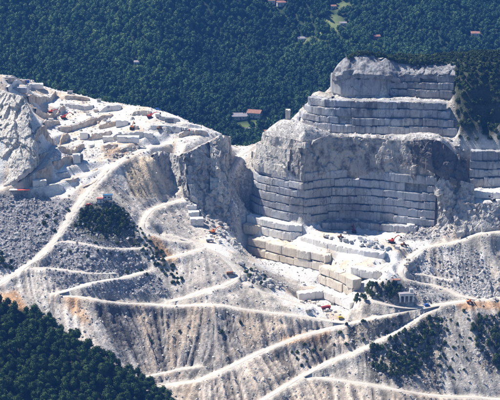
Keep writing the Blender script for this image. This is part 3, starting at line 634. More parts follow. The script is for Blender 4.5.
# tall sawn slabs on the left wing of the big face
_wp = resample(np.array([[float(X(u, y, 150.4)), y] for u, y in [(247, 1166), (248.5, 1150), (254, 1132), (266, 1117), (288, 1101)]]), 1.5)[0]
for k_, (d0_, d1_, za, zb_) in enumerate(((0.0, 0.6, 149.0, 159.6), (1.6, 2.2, 158.8, 169.4), (3.4, 3.8, 168.6, 178.3))):
    _wq = _wp[_wp[:, 0] > X((250, 254, 259)[k_], 1135, 165)]
    wv_ = 0.5*fbm(_wq/12.0, 2, 95+k_); crag('wing_slabs', [(q[0], q[1], zb_+w_) for q, w_ in zip(offset(_wq, d1_), wv_)], [(q[0], q[1], za) for q in offset(_wq, d0_)], M_PALEROCK, 0.75, 7.5, 0.8, 5, 25+k_, True)
# the rough upper storey of the big face, stained dark under its brink
_lp = resample(np.array([[float(X(u, y, 150.4)), y] for u, y in LOWER]), 2.0)[0]; _lp = _lp[_lp[:, 0] > X(282, 1098, 150.4)]
_b, _t = offset(_lp, 4.6), offset(_lp, 7.4); _w = 1.2*fbm(_lp/15.0, 3, 91)
crag('cliff_brow', [(q[0], q[1], 178.4+w_) for q, w_ in zip(_t, _w)], [(q[0], q[1], 149.6) for q in _b], M_BROW, 1.15, 7.0, 0.8, 5, 21, True)
crag('cliff_brow', [(389, 67, 1160), (400, 61, 1166), (420, 62, 1166), (440, 62, 1160), (456, 64, 1152)], [(389, 78, 1153), (405, 74.5, 1153), (425, 75, 1150), (445, 75, 1145), (457, 76, 1142)], M_DOME, 1.0, 7.0, 0.9, 8, 22)
# terrace walls on the left plateau
for k, (pa, pb, h, mk, L, dr, nr) in enumerate(DW):
    n = int(L/0.9)+2; s = np.linspace(-1, L+1, n); off = -0.5*np.sin(s*0.21+pa[0])
    bx = pa[0]+dr[0]*s+nr[0]*(off-0.7); by = pa[1]+dr[1]*s+nr[1]*(off-0.7)
    zt = sample(bx+nr[0]*2.4, by+nr[1]*2.4)+0.15-0.9*np.maximum(0, fbm(np.stack([s/4.0, s*0+k], 1), 2, 5)); zb = sample(bx-nr[0]*0.8, by-nr[1]*0.8)-0.8
    rows = []
    nzr = 8
    for f in np.linspace(0, 1, nzr):
        g = np.stack([bx+nr[0]*0.5*f, by+nr[1]*0.5*f, zb*(1-f)+zt*f], 1); v, d = cells(g/np.array([2.6, 2.6, 3.4]), k); v9, d9 = cells(g/np.array([6.5, 6.5, 40.0]), k+9)
        dd = (0.8*(v-0.5)+1.5*(v9-0.5)+0.3*fbm(g/2, 2, k))*(0.45 if mk == 'w' else 1.0); rows.append(g-np.array([nr[0], nr[1], 0])*dd[:, None])
    rows.append(rows[-1]+np.array([nr[0]*2.6, nr[1]*2.6, -0.1]))
    co = np.stack(rows); structure(obj('terrace_wall', mesh_np('terrace_wall', co.reshape(-1, 3), grid_faces(co.shape[0], n), False, M_TANWALL if mk == 't' else M_WHITE)))

# ------------------------------------------------------------------ the wooded slope across the valley
FX = np.arange(-1500, 1501, 15.0); FY = np.arange(1395, 2801, 12.0); fxx, fyy = np.meshgrid(FX, FY)
FP = np.stack([fxx.ravel(), fyy.ravel()], 1)
def far_z(x, y):
    q = np.stack([np.asarray(x, float).ravel(), np.asarray(y, float).ravel()], 1)
    d = np.maximum(0, q[:, 1]-1585.0)
    z = 86 + 0.012*np.maximum(0, q[:, 1]-1420) + 0.30*d + 0.00006*d*d
    ridge = 1-np.abs(fbm((q + np.stack([q[:, 1]*0.35, 0*q[:, 1]], 1))/np.array([210.0, 420.0]), 3, 77))*2.0
    z += np.clip(d/160, 0, 1)*(40*ridge + 12*fbm(q/70.0, 3, 78)) + np.clip((-q[:, 0]-60)/300, 0, 1)*10
    return np.minimum(z, 372+8*fbm(q/90.0, 2, 79)).reshape(np.shape(x))
FZ = far_z(fxx, fyy)
fu, fv = project(fxx, fyy, FZ)
m_g, tg, bg = nodes_of('woodland floor'); posn = nd(tg, 'ShaderNodeNewGeometry').outputs['Position']
gcol = ramp(tg, noise(tg, posn, 0.02, 6), [(0.3, (0.02, 0.042, 0.018)), (0.7, (0.035, 0.06, 0.025))])
fcol = nd(tg, 'ShaderNodeVertexColor', layer_name='meadow').outputs[0]
tg.links.new(mixc(tg, fcol, gcol, ramp(tg, noise(tg, posn, 0.05, 5), [(0.3, (0.10, 0.16, 0.05)), (0.7, (0.22, 0.24, 0.11))])), bg.inputs['Base Color'])
MEADOW = [(308, 43, 15, 4), (332, 22, 14, 8), (262, 122, 9, 4), (245, 127, 10, 3), (341, 6, 9, 5), (470, 38, 10, 3)]
mead = np.zeros(fu.shape)
for u0, v0, a, b in MEADOW: mead = np.maximum(mead, 1-smooth((np.hypot((fu-u0)/a, (fv-v0)/b)-0.75)/0.3))
me = mesh_np('valley_hillside', np.stack([fxx.ravel(), fyy.ravel(), FZ.ravel()], 1), grid_faces(len(FY), len(FX)), True, m_g)
colour_attr(me, 'meadow', np.repeat(mead.reshape(-1, 1), 3, 1))
structure(obj('valley_hillside', me))
def far_hit(u, v):
    ys = np.arange(1400, 2790, 4.0); p = P(np.full(len(ys), u), np.full(len(ys), v), ys); d = far_z(p[:, 0], p[:, 1])-p[:, 2]
    w = np.where(d >= 0)[0]; i = w[0] if len(w) else len(ys)-1
    return p[i]

# ------------------------------------------------------------------ trees
def crown_mesh(name, mat, r, h, z0, nl, nleaf, size, seed, pine=False):
    rg = np.random.default_rng(seed); lob = []
    for k in range(nl):
        a = rg.uniform(0, 6.28); f = (k+0.5)/nl
        if pine: rr = r*(1-f)*rg.uniform(0.5, 0.95); lob.append((rr*math.cos(a)*0.6, rr*math.sin(a)*0.6, z0+h*(0.12+0.8*f), r*(1.05-f)*0.75))
        else:
            rr = r*rg.uniform(0.15, 0.62)*math.sin(math.pi*(0.25+0.7*f)); lob.append((rr*math.cos(a), rr*math.sin(a), z0+h*(0.2+0.6*f), r*rg.uniform(0.34, 0.52)))
    co, fc = [], []
    for x, y, z, q in lob:                      # a dark irregular heart inside every lobe
        t = (1+5**.5)/2; iv = np.array([(-1, t, 0), (1, t, 0), (-1, -t, 0), (1, -t, 0), (0, -1, t), (0, 1, t), (0, -1, -t), (0, 1, -t), (t, 0, -1), (t, 0, 1), (-t, 0, -1), (-t, 0, 1)])/1.902
        b = len(co); iv = iv*q*0.82*rg.uniform(0.8, 1.15, (12, 1)); co += [(x+a, y+c, z+d*(0.9)) for a, c, d in iv]
        for f in [(0, 11, 5), (0, 5, 1), (0, 1, 7), (0, 7, 10), (0, 10, 11), (1, 5, 9), (5, 11, 4), (11, 10, 2), (10, 7, 6), (7, 1, 8), (3, 9, 4), (3, 4, 2), (3, 2, 6), (3, 6, 8), (3, 8, 9), (4, 9, 5), (2, 4, 11), (6, 2, 10), (8, 6, 7), (9, 8, 1)]:
            fc.append((b+f[0], b+f[1], b+f[2]))
    for k in range(nleaf):
        x, y, z, q = lob[rg.integers(nl)]; d = rg.normal(size=3); d[2] = d[2]*0.85+0.25; d /= np.linalg.norm(d)
        c = np.array([x, y, z])+d*q*rg.uniform(0.82, 1.18); nrm = d+rg.normal(size=3)*0.45; nrm /= np.linalg.norm(nrm)
        a = np.cross(nrm, rg.normal(size=3)); a /= np.linalg.norm(a); b2 = np.cross(nrm, a); s = size*rg.uniform(0.6, 1.4); b = len(co)
        co += [tuple(c+a*s), tuple(c+b2*s*0.8+nrm*s*0.3), tuple(c-a*s*0.9), tuple(c-b2*s*0.7)]
        fc += [(b, b+1, b+2), (b, b+2, b+3)]
    return mesh_np(name, co, fc, False, mat)
def trunk_mesh(name, h, r):
    m = MB(); m.tube((0, 0, -1.0), (0.1*r, 0, h), r, r*0.5, 7)
    for a in range(4):
        q = a*1.6+0.4; m.tube((0, 0, h*(0.5+0.1*a)), (math.cos(q)*h*0.4, math.sin(q)*h*0.4, h*(0.85+0.1*a)), r*0.4, r*0.15, 5)
    return m.mesh(name, M_BARK)
CR_NEAR = [crown_mesh('crown', M_LEAF, 4.2, 7.5, 2.2, 9, 620, 0.42, s) for s in range(5)]
CR_FAR = [crown_mesh('crown', M_FARLEAF, 4.6, 8.0, 1.5, 9, 330, 0.62, 40+s) for s in range(5)]
CR_PINE = [crown_mesh('crown', M_PINE, 2.9, 5.0, 0.7, 8, 420, 0.33, 20+s, s == 4) for s in range(5)]
CR_BUSH = [crown_mesh('foliage', M_PINE, 2.0, 2.6, -0.4, 6, 240, 0.3, 30+s) for s in range(4)]
TR_NEAR = trunk_mesh('trunk', 6.0, 0.28); TR_PINE = trunk_mesh('trunk', 3.6, 0.2); TR_FAR = trunk_mesh('trunk', 6.0, 0.3)
def tree(name, loc, crown, trunk, sc, label, group, cat='tree'):
    t = thing(name, label, cat, loc, random.uniform(0, 6.28), group); t.scale = (sc*random.uniform(.9, 1.1), sc*random.uniform(.9, 1.1), sc*random.uniform(.85, 1.15))
    obj('trunk', trunk, t); obj('crown', crown, t); return t
def shrub(loc, sc, label, group):
    t = thing('shrub', label, 'shrub', loc, random.uniform(0, 6.28), group); t.scale = (sc*random.uniform(.8, 1.2), sc*random.uniform(.8, 1.2), sc*random.uniform(.8, 1.2))
    obj('stem', TR_BUSH, t); obj('foliage', random.choice(CR_BUSH), t); return t
TR_BUSH = MB().tube((0, 0, -0.8), (0.1, 0, 1.0), 0.12, 0.06, 6).mesh('stem', M_BARK)
def poisson(x0, x1, y0, y1, r, test, seed, limit=9000):
    rg = np.random.default_rng(seed); out = []; cell = {}; tries = int((x1-x0)*(y1-y0)/(r*r)*3.2)
    for k in range(tries):
        x, y = rg.uniform(x0, x1), rg.uniform(y0, y1); c = (int(x//r), int(y//r))
        if any((x-q[0])**2+(y-q[1])**2 < r*r for a in (-1, 0, 1) for b in (-1, 0, 1) for q in cell.get((c[0]+a, c[1]+b), ())): continue
        if test(x, y): out.append((x, y)); cell.setdefault(c, []).append((x, y))
        if len(out) >= limit: break
    return out
def zone_at(x, y): return ZID[min(NY-1, max(0, int(round((y-gy[0])/STEP)))), min(NX-1, max(0, int(round((x-gx[0])/STEP))))]
def pix(x, y): return project(x, y, float(sample(x, y)))
# foreground wood, lower left
sp = poisson(-190, 20, 780, 930, 4.2, lambda x, y: zone_at(x, y) == 14, 3)
sp = [q for q in sp if pix(*q)[0] > -12 and pix(*q)[1] < 416]
sp.sort(key=lambda q: q[1]); vis = sp
near_lab = 'dark green broadleaf tree in the wood covering the lower left corner'
edge_pts = []
def is_edge(x, y):
    u, v = pix(x, y); return not inside([(-100, 315), (0, 312), (40, 327), (80, 354), (120, 380), (172, 412), (240, 470), (240, 560), (-100, 560)], np.array([u]), np.array([v]))[0]
vis.sort(key=lambda q: -q[1])
for k, (x, y) in enumerate(vis[:300]):
    e = is_edge(x, y)
    tree('broadleaf_tree', (x, y, float(sample(x, y))-0.3), CR_NEAR[k % 5], TR_NEAR, random.uniform(0.72, 1.15),
         'dark broadleaf tree on the upper edge of the lower left wood, against pale scree' if e else near_lab, 'trees on the upper edge of the near wood' if e else 'trees inside the near wood')
REST = vis[300:]
# scrub trees on the quarry slopes: polygons in the picture, spacing, kind
SCRUB = [
 ([(86, 208), (96, 209), (116, 209), (124, 214), (130, 226), (118, 238), (90, 230), (74, 226)], 2.7, 'p', 'dark scrub tree on the knoll below the blue roofed hut', 'scrub trees on the hut knoll', 75),
 ([(122, 208), (134, 222), (160, 250), (184, 280), (174, 286), (148, 260), (128, 238)], 2.8, 'b', 'dark shrub on the steep rib between hut knoll and central tracks', 'shrubs on the steep rib', 80),
 ([(367, 285), (384, 283), (402, 289), (402, 299), (378, 300), (366, 294)], 3.0, 'p', 'dark pine in the clump left of the white concrete loading shelter', 'pines beside the concrete shelter', 45),
 ([(372, 350), (402, 334), (432, 316), (442, 320), (436, 340), (426, 364), (414, 380), (392, 378), (372, 370)], 3.0, 'p', 'dark scrub tree on the gullied slope below the right hand roads', 'scrub trees on the lower right slope', 120),
 ([(472, 322), (505, 312), (505, 372), (490, 368), (478, 350)], 3.2, 'p', 'dark tree on the shaded crag at the lower right edge', 'trees on the lower right crag', 40),
 ([(440, 314), (470, 310), (476, 345), (464, 372), (446, 384), (436, 360)], 5.0, 'b', 'low dark shrub on the slope below the orange earth bank', 'shrubs under the orange bank', 40),
 ([(283, 352), (300, 343), (322, 350), (316, 362), (298, 368)], 4.0, 'b', 'small dark shrub on the beige scree between the two lower roads', 'shrubs between the lower roads', 26),
 ([(345, 324), (400, 316), (398, 328), (360, 344), (332, 352), (330, 340)], 6.5, 'b', 'low shrub on the grey bank above the second lower road', 'shrubs on the grey bank', 32),
 ([(244, 272), (256, 268), (266, 276), (270, 288), (256, 288), (244, 282)], 4.4, 'b', 'shrub on the rocky mound beside the central road bend', 'shrubs on the rocky mound', 16),
 ([(-5, 252), (5, 250), (12, 262), (12, 270), (-5, 270)], 3.8, 'p', 'dark tree at the left edge above the main haul road', 'trees at the left edge', 12),
 ([(-4, 100), (7, 104), (9, 128), (3, 138), (-4, 136)], 4.4, 'b', 'dark shrub clinging to the pale crag at the left edge', 'shrubs on the left crag', 14),
 ([(356, 290), (362, 292), (366, 302), (356, 304)], 3.6, 'p', 'green tree beside the hairpin right of the lower pit', 'trees beside the hairpin', 6),
 ([(45, 215), (72, 208), (60, 232), (40, 236)], 6.0, 'b', 'low shrub on the grey scree left of the main haul road', 'shrubs on the left grey scree', 16),
 ([(88, 228), (150, 262), (168, 292), (120, 270), (62, 262)], 8.0, 'b', 'low shrub among grey boulders between the left side tracks', 'shrubs among the left side tracks', 26),
 ([(12, 214), (30, 214), (24, 224), (10, 222)], 5.0, 'b', 'low shrub on the upper grey scree at far left', 'shrubs on the upper left scree', 6),
 ([(180, 330), (260, 320), (230, 350), (170, 360), (120, 320)], 15, 'b', 'isolated tiny shrub on the streaked central scree', 'shrubs on the streaked scree', 16),
]
for k, (poly, r, kind, lab, grp, lim) in enumerate(SCRUB):
    us = [q[0] for q in poly]; vs = [q[1] for q in poly]
    h4 = hit([min(us), max(us), np.mean(us), np.mean(us), min(us), max(us)], [max(vs), max(vs), min(vs), max(vs), min(vs), min(vs)])
    x0, x1, y0, y1 = h4[:, 0].min()-6, h4[:, 0].max()+6, h4[:, 1].min()-8, h4[:, 1].max()+8
    def test(x, y, poly=poly):
        u, v = pix(x, y); j = int((y-gy[0])/STEP); i = int((x-gx[0])/STEP)
        return 0 <= j < NY and 0 <= i < NX and RD[j, i] > 1.5 and inside(poly, np.array([u]), np.array([v]))[0]
    pts = poisson(x0, x1, y0, min(y1, 1180), r, test, 100+k)[:lim]
    for (x, y) in pts:
        z = float(sample(x, y))-0.25
        if kind == 'p' and random.random() < 0.8: tree('scrub_tree', (x, y, z), random.choice(CR_PINE), TR_PINE, random.uniform(0.6, 1.15), lab, grp)
        elif kind == 'p': shrub((x, y, z), random.uniform(0.8, 1.4), lab.replace('tree', 'shrub').replace('pine', 'shrub'), grp+' (low)')
        else: shrub((x, y, z), random.uniform(0.55, 1.25), lab, grp)
# summit scrub of the right hill
smp = poisson(70, 330, 1085, 1262, 2.9, lambda x, y: (zone_at(x, y) == 13 or (y > 1160 and x > 75 and sample(x, y) > 195)), 7)
smp = [q for q in smp if (400 < pix(*q)[0] < 512 or (pix(*q)[0] > 350 and q[1] > 1172)) and q[1] < 1205]; rg0 = np.random.default_rng(2); rg0.shuffle(smp)
for k in range(76):
    u = 350+k*1.42+random.uniform(-1, 1); v = float(np.interp(u, [346, 362, 385, 400, 440, 457], [59, 52.5, 56.5, 61.5, 62.5, 64])); q = P(u, v+random.uniform(0.2, 2.5), float(np.interp(u, [346, 362, 385, 392, 400, 440, 457], [1163, 1165, 1168, 1165, 1165, 1159, 1152]))+random.uniform(-3.0, 1))
    t = shrub((q[0], q[1], q[2]+0.2), random.uniform(0.9, 1.8), 'dark bush fringing the bare brink of the summit', 'bushes on the summit brink'); t.name = 'bush'; t['category'] = 'bush'
SUMMIT_REST = [(x, y, float(sample(x, y))-0.3) for x, y in smp[150:]]
for k, (x, y) in enumerate(smp[:150]):
    u, v = pix(x, y); rim = y > 1150 and u < 455
    t = shrub((x, y, float(sample(x, y))-0.3), random.uniform(1.1, 2.0), 'dark bush on the summit rim above the shaded right hand cliff' if rim else 'dark bush on the wooded slope right of the shaded cliff',
          'bushes on the summit rim' if rim else 'bushes on the wooded right slope')
    t.name = 'bush'; t['category'] = 'bush'
# woods that read as one mass: points carry copies of the crowns
def wood(name, pts, crowns, label, smin, smax, seed):
    me = bpy.data.meshes.new(name)
    me.from_pydata([tuple(p) for p in pts], [], [])
    o = obj(name, me); stuff(o, label, 'wood')
    g = bpy.data.node_groups.new(name, 'GeometryNodeTree'); g.interface.new_socket('Geometry', in_out='INPUT', socket_type='NodeSocketGeometry'); g.interface.new_socket('Geometry', in_out='OUTPUT', socket_type='NodeSocketGeometry')
    i = g.nodes.new('NodeGroupInput'); out = g.nodes.new('NodeGroupOutput'); ip = g.nodes.new('GeometryNodeInstanceOnPoints'); jn = g.nodes.new('GeometryNodeGeometryToInstance')
    for c in crowns:
        oi = g.nodes.new('GeometryNodeObjectInfo'); oi.inputs['Object'].default_value = c; oi.inputs['As Instance'].default_value = True; g.links.new(oi.outputs['Geometry'], jn.inputs[0])
    mp = g.nodes.new('GeometryNodeMeshToPoints'); g.links.new(i.outputs[0], mp.inputs[0]); g.links.new(mp.outputs[0], ip.inputs['Points'])
    g.links.new(jn.outputs[0], ip.inputs['Instance']); ip.inputs['Pick Instance'].default_value = True
    rs = g.nodes.new('FunctionNodeRandomValue'); rs.data_type = 'FLOAT'; rs.inputs[2].default_value = smin; rs.inputs[3].default_value = smax; rs.inputs['Seed'].default_value = seed
    g.links.new(rs.outputs[1], ip.inputs['Scale'])
    rr = g.nodes.new('FunctionNodeRandomValue'); rr.data_type = 'FLOAT_VECTOR'; rr.inputs[0].default_value = (-0.12, -0.12, 0); rr.inputs[1].default_value = (0.12, 0.12, 6.28); rr.inputs['Seed'].default_value = seed+1
    g.links.new(rr.outputs[0], ip.inputs['Rotation'])
    g.links.new(ip.outputs[0], out.inputs[0]); md = o.modifiers.new('wood', 'NODES'); md.node_group = g
    return o
# a few far trees stand singly at the wood's lower fringe; their crowns are the ones the mass repeats
fsrc = []
for k, (u, v) in enumerate([(243, 134), (232, 129), (262, 112), (228, 116), (252, 130)]):
    p = far_hit(u, v); t = tree('valley_tree', (p[0], p[1], p[2]-0.3), CR_FAR[k], TR_FAR, 1.0, 'leafy tree beside the grey roofed buildings in the valley gap', 'trees by the valley buildings')
    t.scale = (1, 1, 1); t.rotation_euler = (0, 0, 0); fsrc.append([c for c in t.children if c.name.startswith('crown')][0])
HOUSE_PX = [(240, 119), (255, 117), (249, 131), (302, 42), (281, 6), (273, 4), (376, 40), (475, 37), (137, 65), (333, 9), (343, 26), (268, 133), (335, 20)]
hp = np.array([far_hit(*q) for q in HOUSE_PX])
N = 16500
rg = np.random.default_rng(5); fp = []
cand = poisson(-470, 470, 1420, 2330, 5.2, lambda x, y: abs(x) < 0.205*y+25, 9, N)
cx = np.array(cand); cz = far_z(cx[:, 0], cx[:, 1]); cu, cvv = project(cx[:, 0], cx[:, 1], cz)
ok = (cvv > -45) & (cvv < 150)
for u0, v0, a, b in MEADOW: ok &= np.hypot((cu-u0)/a, (cvv-v0)/b) > rng.uniform(0.8, 1.1, len(cu))
dh = np.min(np.hypot((cu[:, None]-np.array(HOUSE_PX)[:, 0])/7.5, (cvv[:, None]-np.array(HOUSE_PX)[:, 1]-2)/4.5), 1); ok &= dh > 1
wood('far_woodland', np.stack([cx[ok, 0], cx[ok, 1], cz[ok]-0.5], 1), fsrc, 'dense green woodland covering the hillside across the valley', 0.75, 1.5, 4)
if REST: wood('near_woodland', [(x, y, float(sample(x, y))-0.3) for x, y in REST], [o for o in COL.objects if o.name.startswith('crown') and o.data in CR_NEAR][:5], 'dense dark woodland continuing below the near trees', 0.75, 1.15, 6)
wood('summit_scrub', SUMMIT_REST, [o for o in COL.objects if o.name.startswith('foliage') and o.data in CR_BUSH][:4], 'dense dark scrub matting the summit of the right hill', 1.0, 2.0, 12)
bt = poisson(-330, 330, 1270, 1430, 6.4, lambda x, y: y > 1272, 15)
wood('back_slope_woodland', [(x, y, float(sample(x, y))-0.5) for x, y in bt], fsrc, 'woodland on the back slopes falling to the valley', 0.7, 1.1, 8)

# ------------------------------------------------------------------ rubble
def rock_shape(rg, n=1):
    v = np.array([(a, b, c) for a in (-1, 1) for b in (-1, 1) for c in (-1, 1)], float)*0.5
    return v*(1+rg.uniform(-0.35, 0.35, (8, 3)))*np.array([1, rg.uniform(.6, 1), rg.uniform(.45, .9)])
BF = np.array([(0, 1, 3, 2), (4, 6, 7, 5), (0, 4, 5, 1), (2, 3, 7, 6), (0, 2, 6, 4), (1, 5, 7, 3)])
def rubble(name, zids, n, smin, smax, mat, label, seed, extra=None):
    rg = np.random.default_rng(seed); m = np.isin(ZID, zids) & (RD > 1.2)
    m &= (PU > -15) & (PU < 515) & (PV < 415) & (GYY < 1262)
    if extra is not None: m &= extra
    idx = np.argwhere(m); idx = idx[rg.choice(len(idx), min(n, len(idx)), replace=False)]
    x = gx[idx[:, 1]]+rg.uniform(-.6, .6, len(idx)); y = gy[idx[:, 0]]+rg.uniform(-.6, .6, len(idx)); z = sample(x, y)
    sz = smin*(smax/smin)**(rg.random(len(idx))**2.6); lib = [rock_shape(rg) for k in range(40)]; co = []
    for k in range(len(idx)):
        q = lib[k % 40]*sz[k]; e = rg.uniform(-0.6, 0.6, 2); a = rg.uniform(0, 6.28)
        R = np.array(Matrix.Rotation(a, 3, 'Z') @ Matrix.Rotation(e[0], 3, 'X') @ Matrix.Rotation(e[1], 3, 'Y')); co.append(q @ R.T + (x[k], y[k], z[k]+sz[k]*0.12))
    co = np.concatenate(co); fc = (BF[None]+8*np.arange(len(idx))[:, None, None]).reshape(-1, 4)
    return stuff(obj(name, mesh_np(name, co, fc, False, mat)), label, 'rubble')
nearcrag = (GYY > 0)
rubble('grey_rubble', [2], 22000, 0.35, 2.0, M_RUB_G, 'grey marble rubble heaped over the left hand slopes', 1)
rubble('white_rubble', [1, 9, 10, 16, 17], 8000, 0.25, 1.7, M_RUB_W, 'white marble rubble scattered over the working floors', 2)
rubble('scree_rubble', [0, 4, 5, 6, 11], 5500, 0.25, 1.5, M_RUB_W, 'pale stones scattered on the long scree slopes', 3)
rubble('slope_rubble', [7, 8, 12, 3], 8000, 0.3, 2.0, M_RUB_G, 'grey stones strewn over the right hand slopes', 4)

# ------------------------------------------------------------------ loose cut blocks and boulders
def put(u, v, dz=0.0): p = hit([u], [v])[0]; return (p[0], p[1], p[2]+dz)
def free_block(u, v, w, d, h, rz, key, label, group=None, name='cut_marble_block'):
    p = put(u, v); o = obj(name, random.choice(VAR[key]), None, (p[0], p[1], p[2]-0.35), (0, 0, rz), (w/13.0, d/8.0, h/7.0)); tag(o, label, 'stone block', group); return o
free_block(122, 127, 11, 7, 6.5, 0.05, 'w', 'large pale grey cut marble block standing alone on the upper plateau')
free_block(128, 143, 19, 5, 6.0, 0.0, 'w', 'long low white marble bench in the middle of the plateau')
free_block(108, 142, 9, 5, 5, 0.1, 'w', 'white marble block left of the long low bench')
free_block(148, 138, 8, 5, 5, -0.1, 'w', 'white marble block right of the long low bench')
free_block(169, 123, 7.5, 5, 4.6, 0.0, 'm', 'rounded grey marble block near the far plateau edge')
free_block(84, 140, 7, 5, 7, 0.1, 'w', 'upright white marble block beside the ochre wall')
free_block(98, 139, 6, 5, 6, 0.1, 'w', 'upright cream marble block right of the ochre wall')
free_block(77, 164, 6, 5, 8.5, 0.25, 'w', 'tall white marble slab beside the rubble heap')
free_block(81, 162, 4, 4, 7, 0.25, 'm', 'dark grey upright marble slab beside the tall white one')
free_block(40, 187, 11, 5, 6, 0.3, 'w', 'white marble block beside the red roofed shed')
free_block(62, 178, 10, 5, 4.4, 0.25, 'm', 'blue grey marble block on the lower terrace')
free_block(20, 93, 11, 5, 5, 0.0, 'm', 'pale grey marble block near the far left skyline')
free_block(37, 89, 12, 6, 5, 0.2, 'w', 'white marble block stepping up to the left skyline')
free_block(194, 218, 9, 6, 5.5, 0.1, 'w', 'blue white cut block stepping down the central rubble, upper one')
free_block(197, 226, 11, 7, 6.5, 0.1, 'w', 'blue white cut block stepping down the central rubble, lower one')
free_block(192, 211, 8, 6, 5.0, 0.1, 'w', 'small blue white cut block at the top of the central steps')
free_block(423, 226, 4.5, 4.5, 8.5, 0.05, 'w', 'upright white marble block at the right foot of the cliff')
free_block(412, 231, 6, 5, 6, 0.2, 'w', 'white marble block left of the upright one at the cliff foot')
free_block(288, 119, 4.0, 4.0, 9.0, 0.0, 'c', 'pale square stone pillar on the left shoulder of the cliff', name='stone_pillar')
LOOSE = [([(40, 100), (150, 108), (220, 135), (180, 142), (90, 165), (45, 160)], 46, 'white marble block left lying on the sunlit plateau', 'loose blocks on the plateau', 1.3, 3.2),
         ([(320, 234), (350, 232), (405, 240), (398, 250), (372, 252), (330, 246)], 46, 'loose marble block on the upper pit floor', 'loose blocks on the upper pit floor', 1.2, 3.2),
         ([(200, 228), (236, 232), (240, 246), (214, 242)], 26, 'loose marble block on the central spur yard', 'loose blocks on the central spur', 1.4, 3.6),
         ([(300, 300), (338, 304), (336, 316), (306, 312)], 16, 'loose marble block on the lower pit floor', 'loose blocks on the lower pit floor', 1.2, 2.8),
         ([(405, 258), (420, 262), (416, 276), (404, 274)], 14, 'loose marble block beside the bend of the right hand road', 'loose blocks at the right road bend', 1.4, 3.0),
         ([(255, 280), (330, 284), (300, 288), (270, 290)], 14, 'loose marble block at the foot of the cream benches', 'loose blocks below the cream benches', 1.2, 3.0)]
for poly, n, lab, grp, a, b in LOOSE:
    us = [q[0] for q in poly]; vs = [q[1] for q in poly]; k = 0
    while k < n:
        u, v = random.uniform(min(us), max(us)), random.uniform(min(vs), max(vs))
        if not inside(poly, np.array([u]), np.array([v]))[0]: continue
        k += 1; w = random.uniform(a, b); free_block(u, v, w*1.3, w*0.9, w*0.85, random.uniform(0, 3.1), random.choice('wwcm'), lab, grp)
def boulder_mesh(seed):
    bm = bmesh.new(); bmesh.ops.create_icosphere(bm, subdivisions=2, radius=1); co = np.array([v.co[:] for v in bm.verts]); v1, d1 = cells(co*1.3+seed*5.1, seed)
    n = fbm(co*1.1+seed*3.3, 2, seed)
    for v, a, b in zip(bm.verts, v1, n): v.co = v.co*(0.85+0.35*(a-0.5)+0.3*b); v.co.z *= 0.8
    me = bpy.data.meshes.new('boulder'); bm.to_mesh(me); bm.free(); return me
BO_G = [boulder_mesh(s) for s in range(5)]; BO_W = [boulder_mesh(s+9) for s in range(5)]
for m_ in BO_G: m_.materials.append(M_RUB_G)
for m_ in BO_W: m_.materials.append(M_CRAG)
BOUL = [([(0, 198), (70, 206), (50, 238), (0, 262)], 55, 'grey boulder on the rubble slope left of the main haul road', 'boulders left of the haul road', 1.2, 2.6, BO_G),
        ([(62, 246), (140, 252), (150, 264), (80, 282), (60, 264)], 45, 'grey boulder between the side tracks below the knoll', 'boulders between the side tracks', 1.2, 2.6, BO_G),
        ([(184, 196), (226, 214), (236, 232), (206, 226), (190, 208)], 60, 'craggy boulder in the rubble below the left hand cliff', 'boulders below the left cliff', 1.8, 4.4, BO_W),
        ([(244, 268), (262, 270), (270, 286), (250, 288)], 24, 'pale boulder on the rocky mound by the central road bend', 'boulders on the rocky mound', 1.2, 3.0, BO_W),
        ([(404, 236), (440, 218), (466, 205), (468, 220), (430, 240)], 44, 'boulder in the rubble ridge below the rock pillars', 'boulders in the rubble ridge', 1.2, 3.2, BO_W),
        ([(474, 280), (502, 278), (502, 300), (478, 300)], 16, 'boulder in the rock pile at the right edge above the road', 'boulders at the right edge', 1.4, 3.4, BO_W),
        ([(440, 130), (462, 140), (470, 178), (462, 180), (448, 150)], 12, 'cream boulder tumbling beside the dark stained rock', 'boulders beside the dark rock', 1.2, 2.6, BO_W),
        ([(100, 148), (140, 148), (130, 160), (104, 158)], 22, 'brownish boulder under the plateau edge above the tan slope', 'boulders under the plateau edge', 1.2, 3.0, BO_W)]
for poly, n, lab, grp, a, b, lib in BOUL:
    us = [q[0] for q in poly]; vs = [q[1] for q in poly]; k = 0
    while k < n:
        u, v = random.uniform(min(us), max(us)), random.uniform(min(vs), max(vs))
        if not inside(poly, np.array([u]), np.array([v]))[0]: continue
        k += 1; p = put(u, v); s = random.uniform(a, b)*0.75
        tag(obj('boulder', random.choice(lib), None, (p[0], p[1], p[2]+0.15*s), (random.uniform(-.4, .4), random.uniform(-.4, .4), random.uniform(0, 6)), (s*random.uniform(.8, 1.3), s*random.uniform(.8, 1.2), s*random.uniform(.7, 1.1))), lab, 'boulder', grp)

# ------------------------------------------------------------------ machines
M_STEEL = mat_plain('dark steel', (0.05, 0.05, 0.055), 0.6, 0.3, 2.0, 0.3); M_TYRE = mat_plain('tyre rubber', (0.03, 0.03, 0.03), 0.9)
M_GLASS = mat_plain('dark glazing', (0.03, 0.04, 0.05), 0.15, 0.1)
PAINT = {'red': mat_plain('red paint', (0.50, 0.07, 0.04), 0.5), 'orange': mat_plain('orange paint', (0.58, 0.19, 0.05), 0.5), 'darkred': mat_plain('dark red paint', (0.28, 0.04, 0.05), 0.5),
         'yellow': mat_plain('yellow paint', (0.62, 0.46, 0.06), 0.5), 'brown': mat_plain('rusty brown paint', (0.25, 0.13, 0.07), 0.7), 'blue': mat_plain('blue paint', (0.05, 0.14, 0.45), 0.5),
         'white': mat_plain('white paint', (0.75, 0.75, 0.74), 0.5, 0.1), 'grey': mat_plain('grey paint', (0.25, 0.26, 0.28), 0.6)}
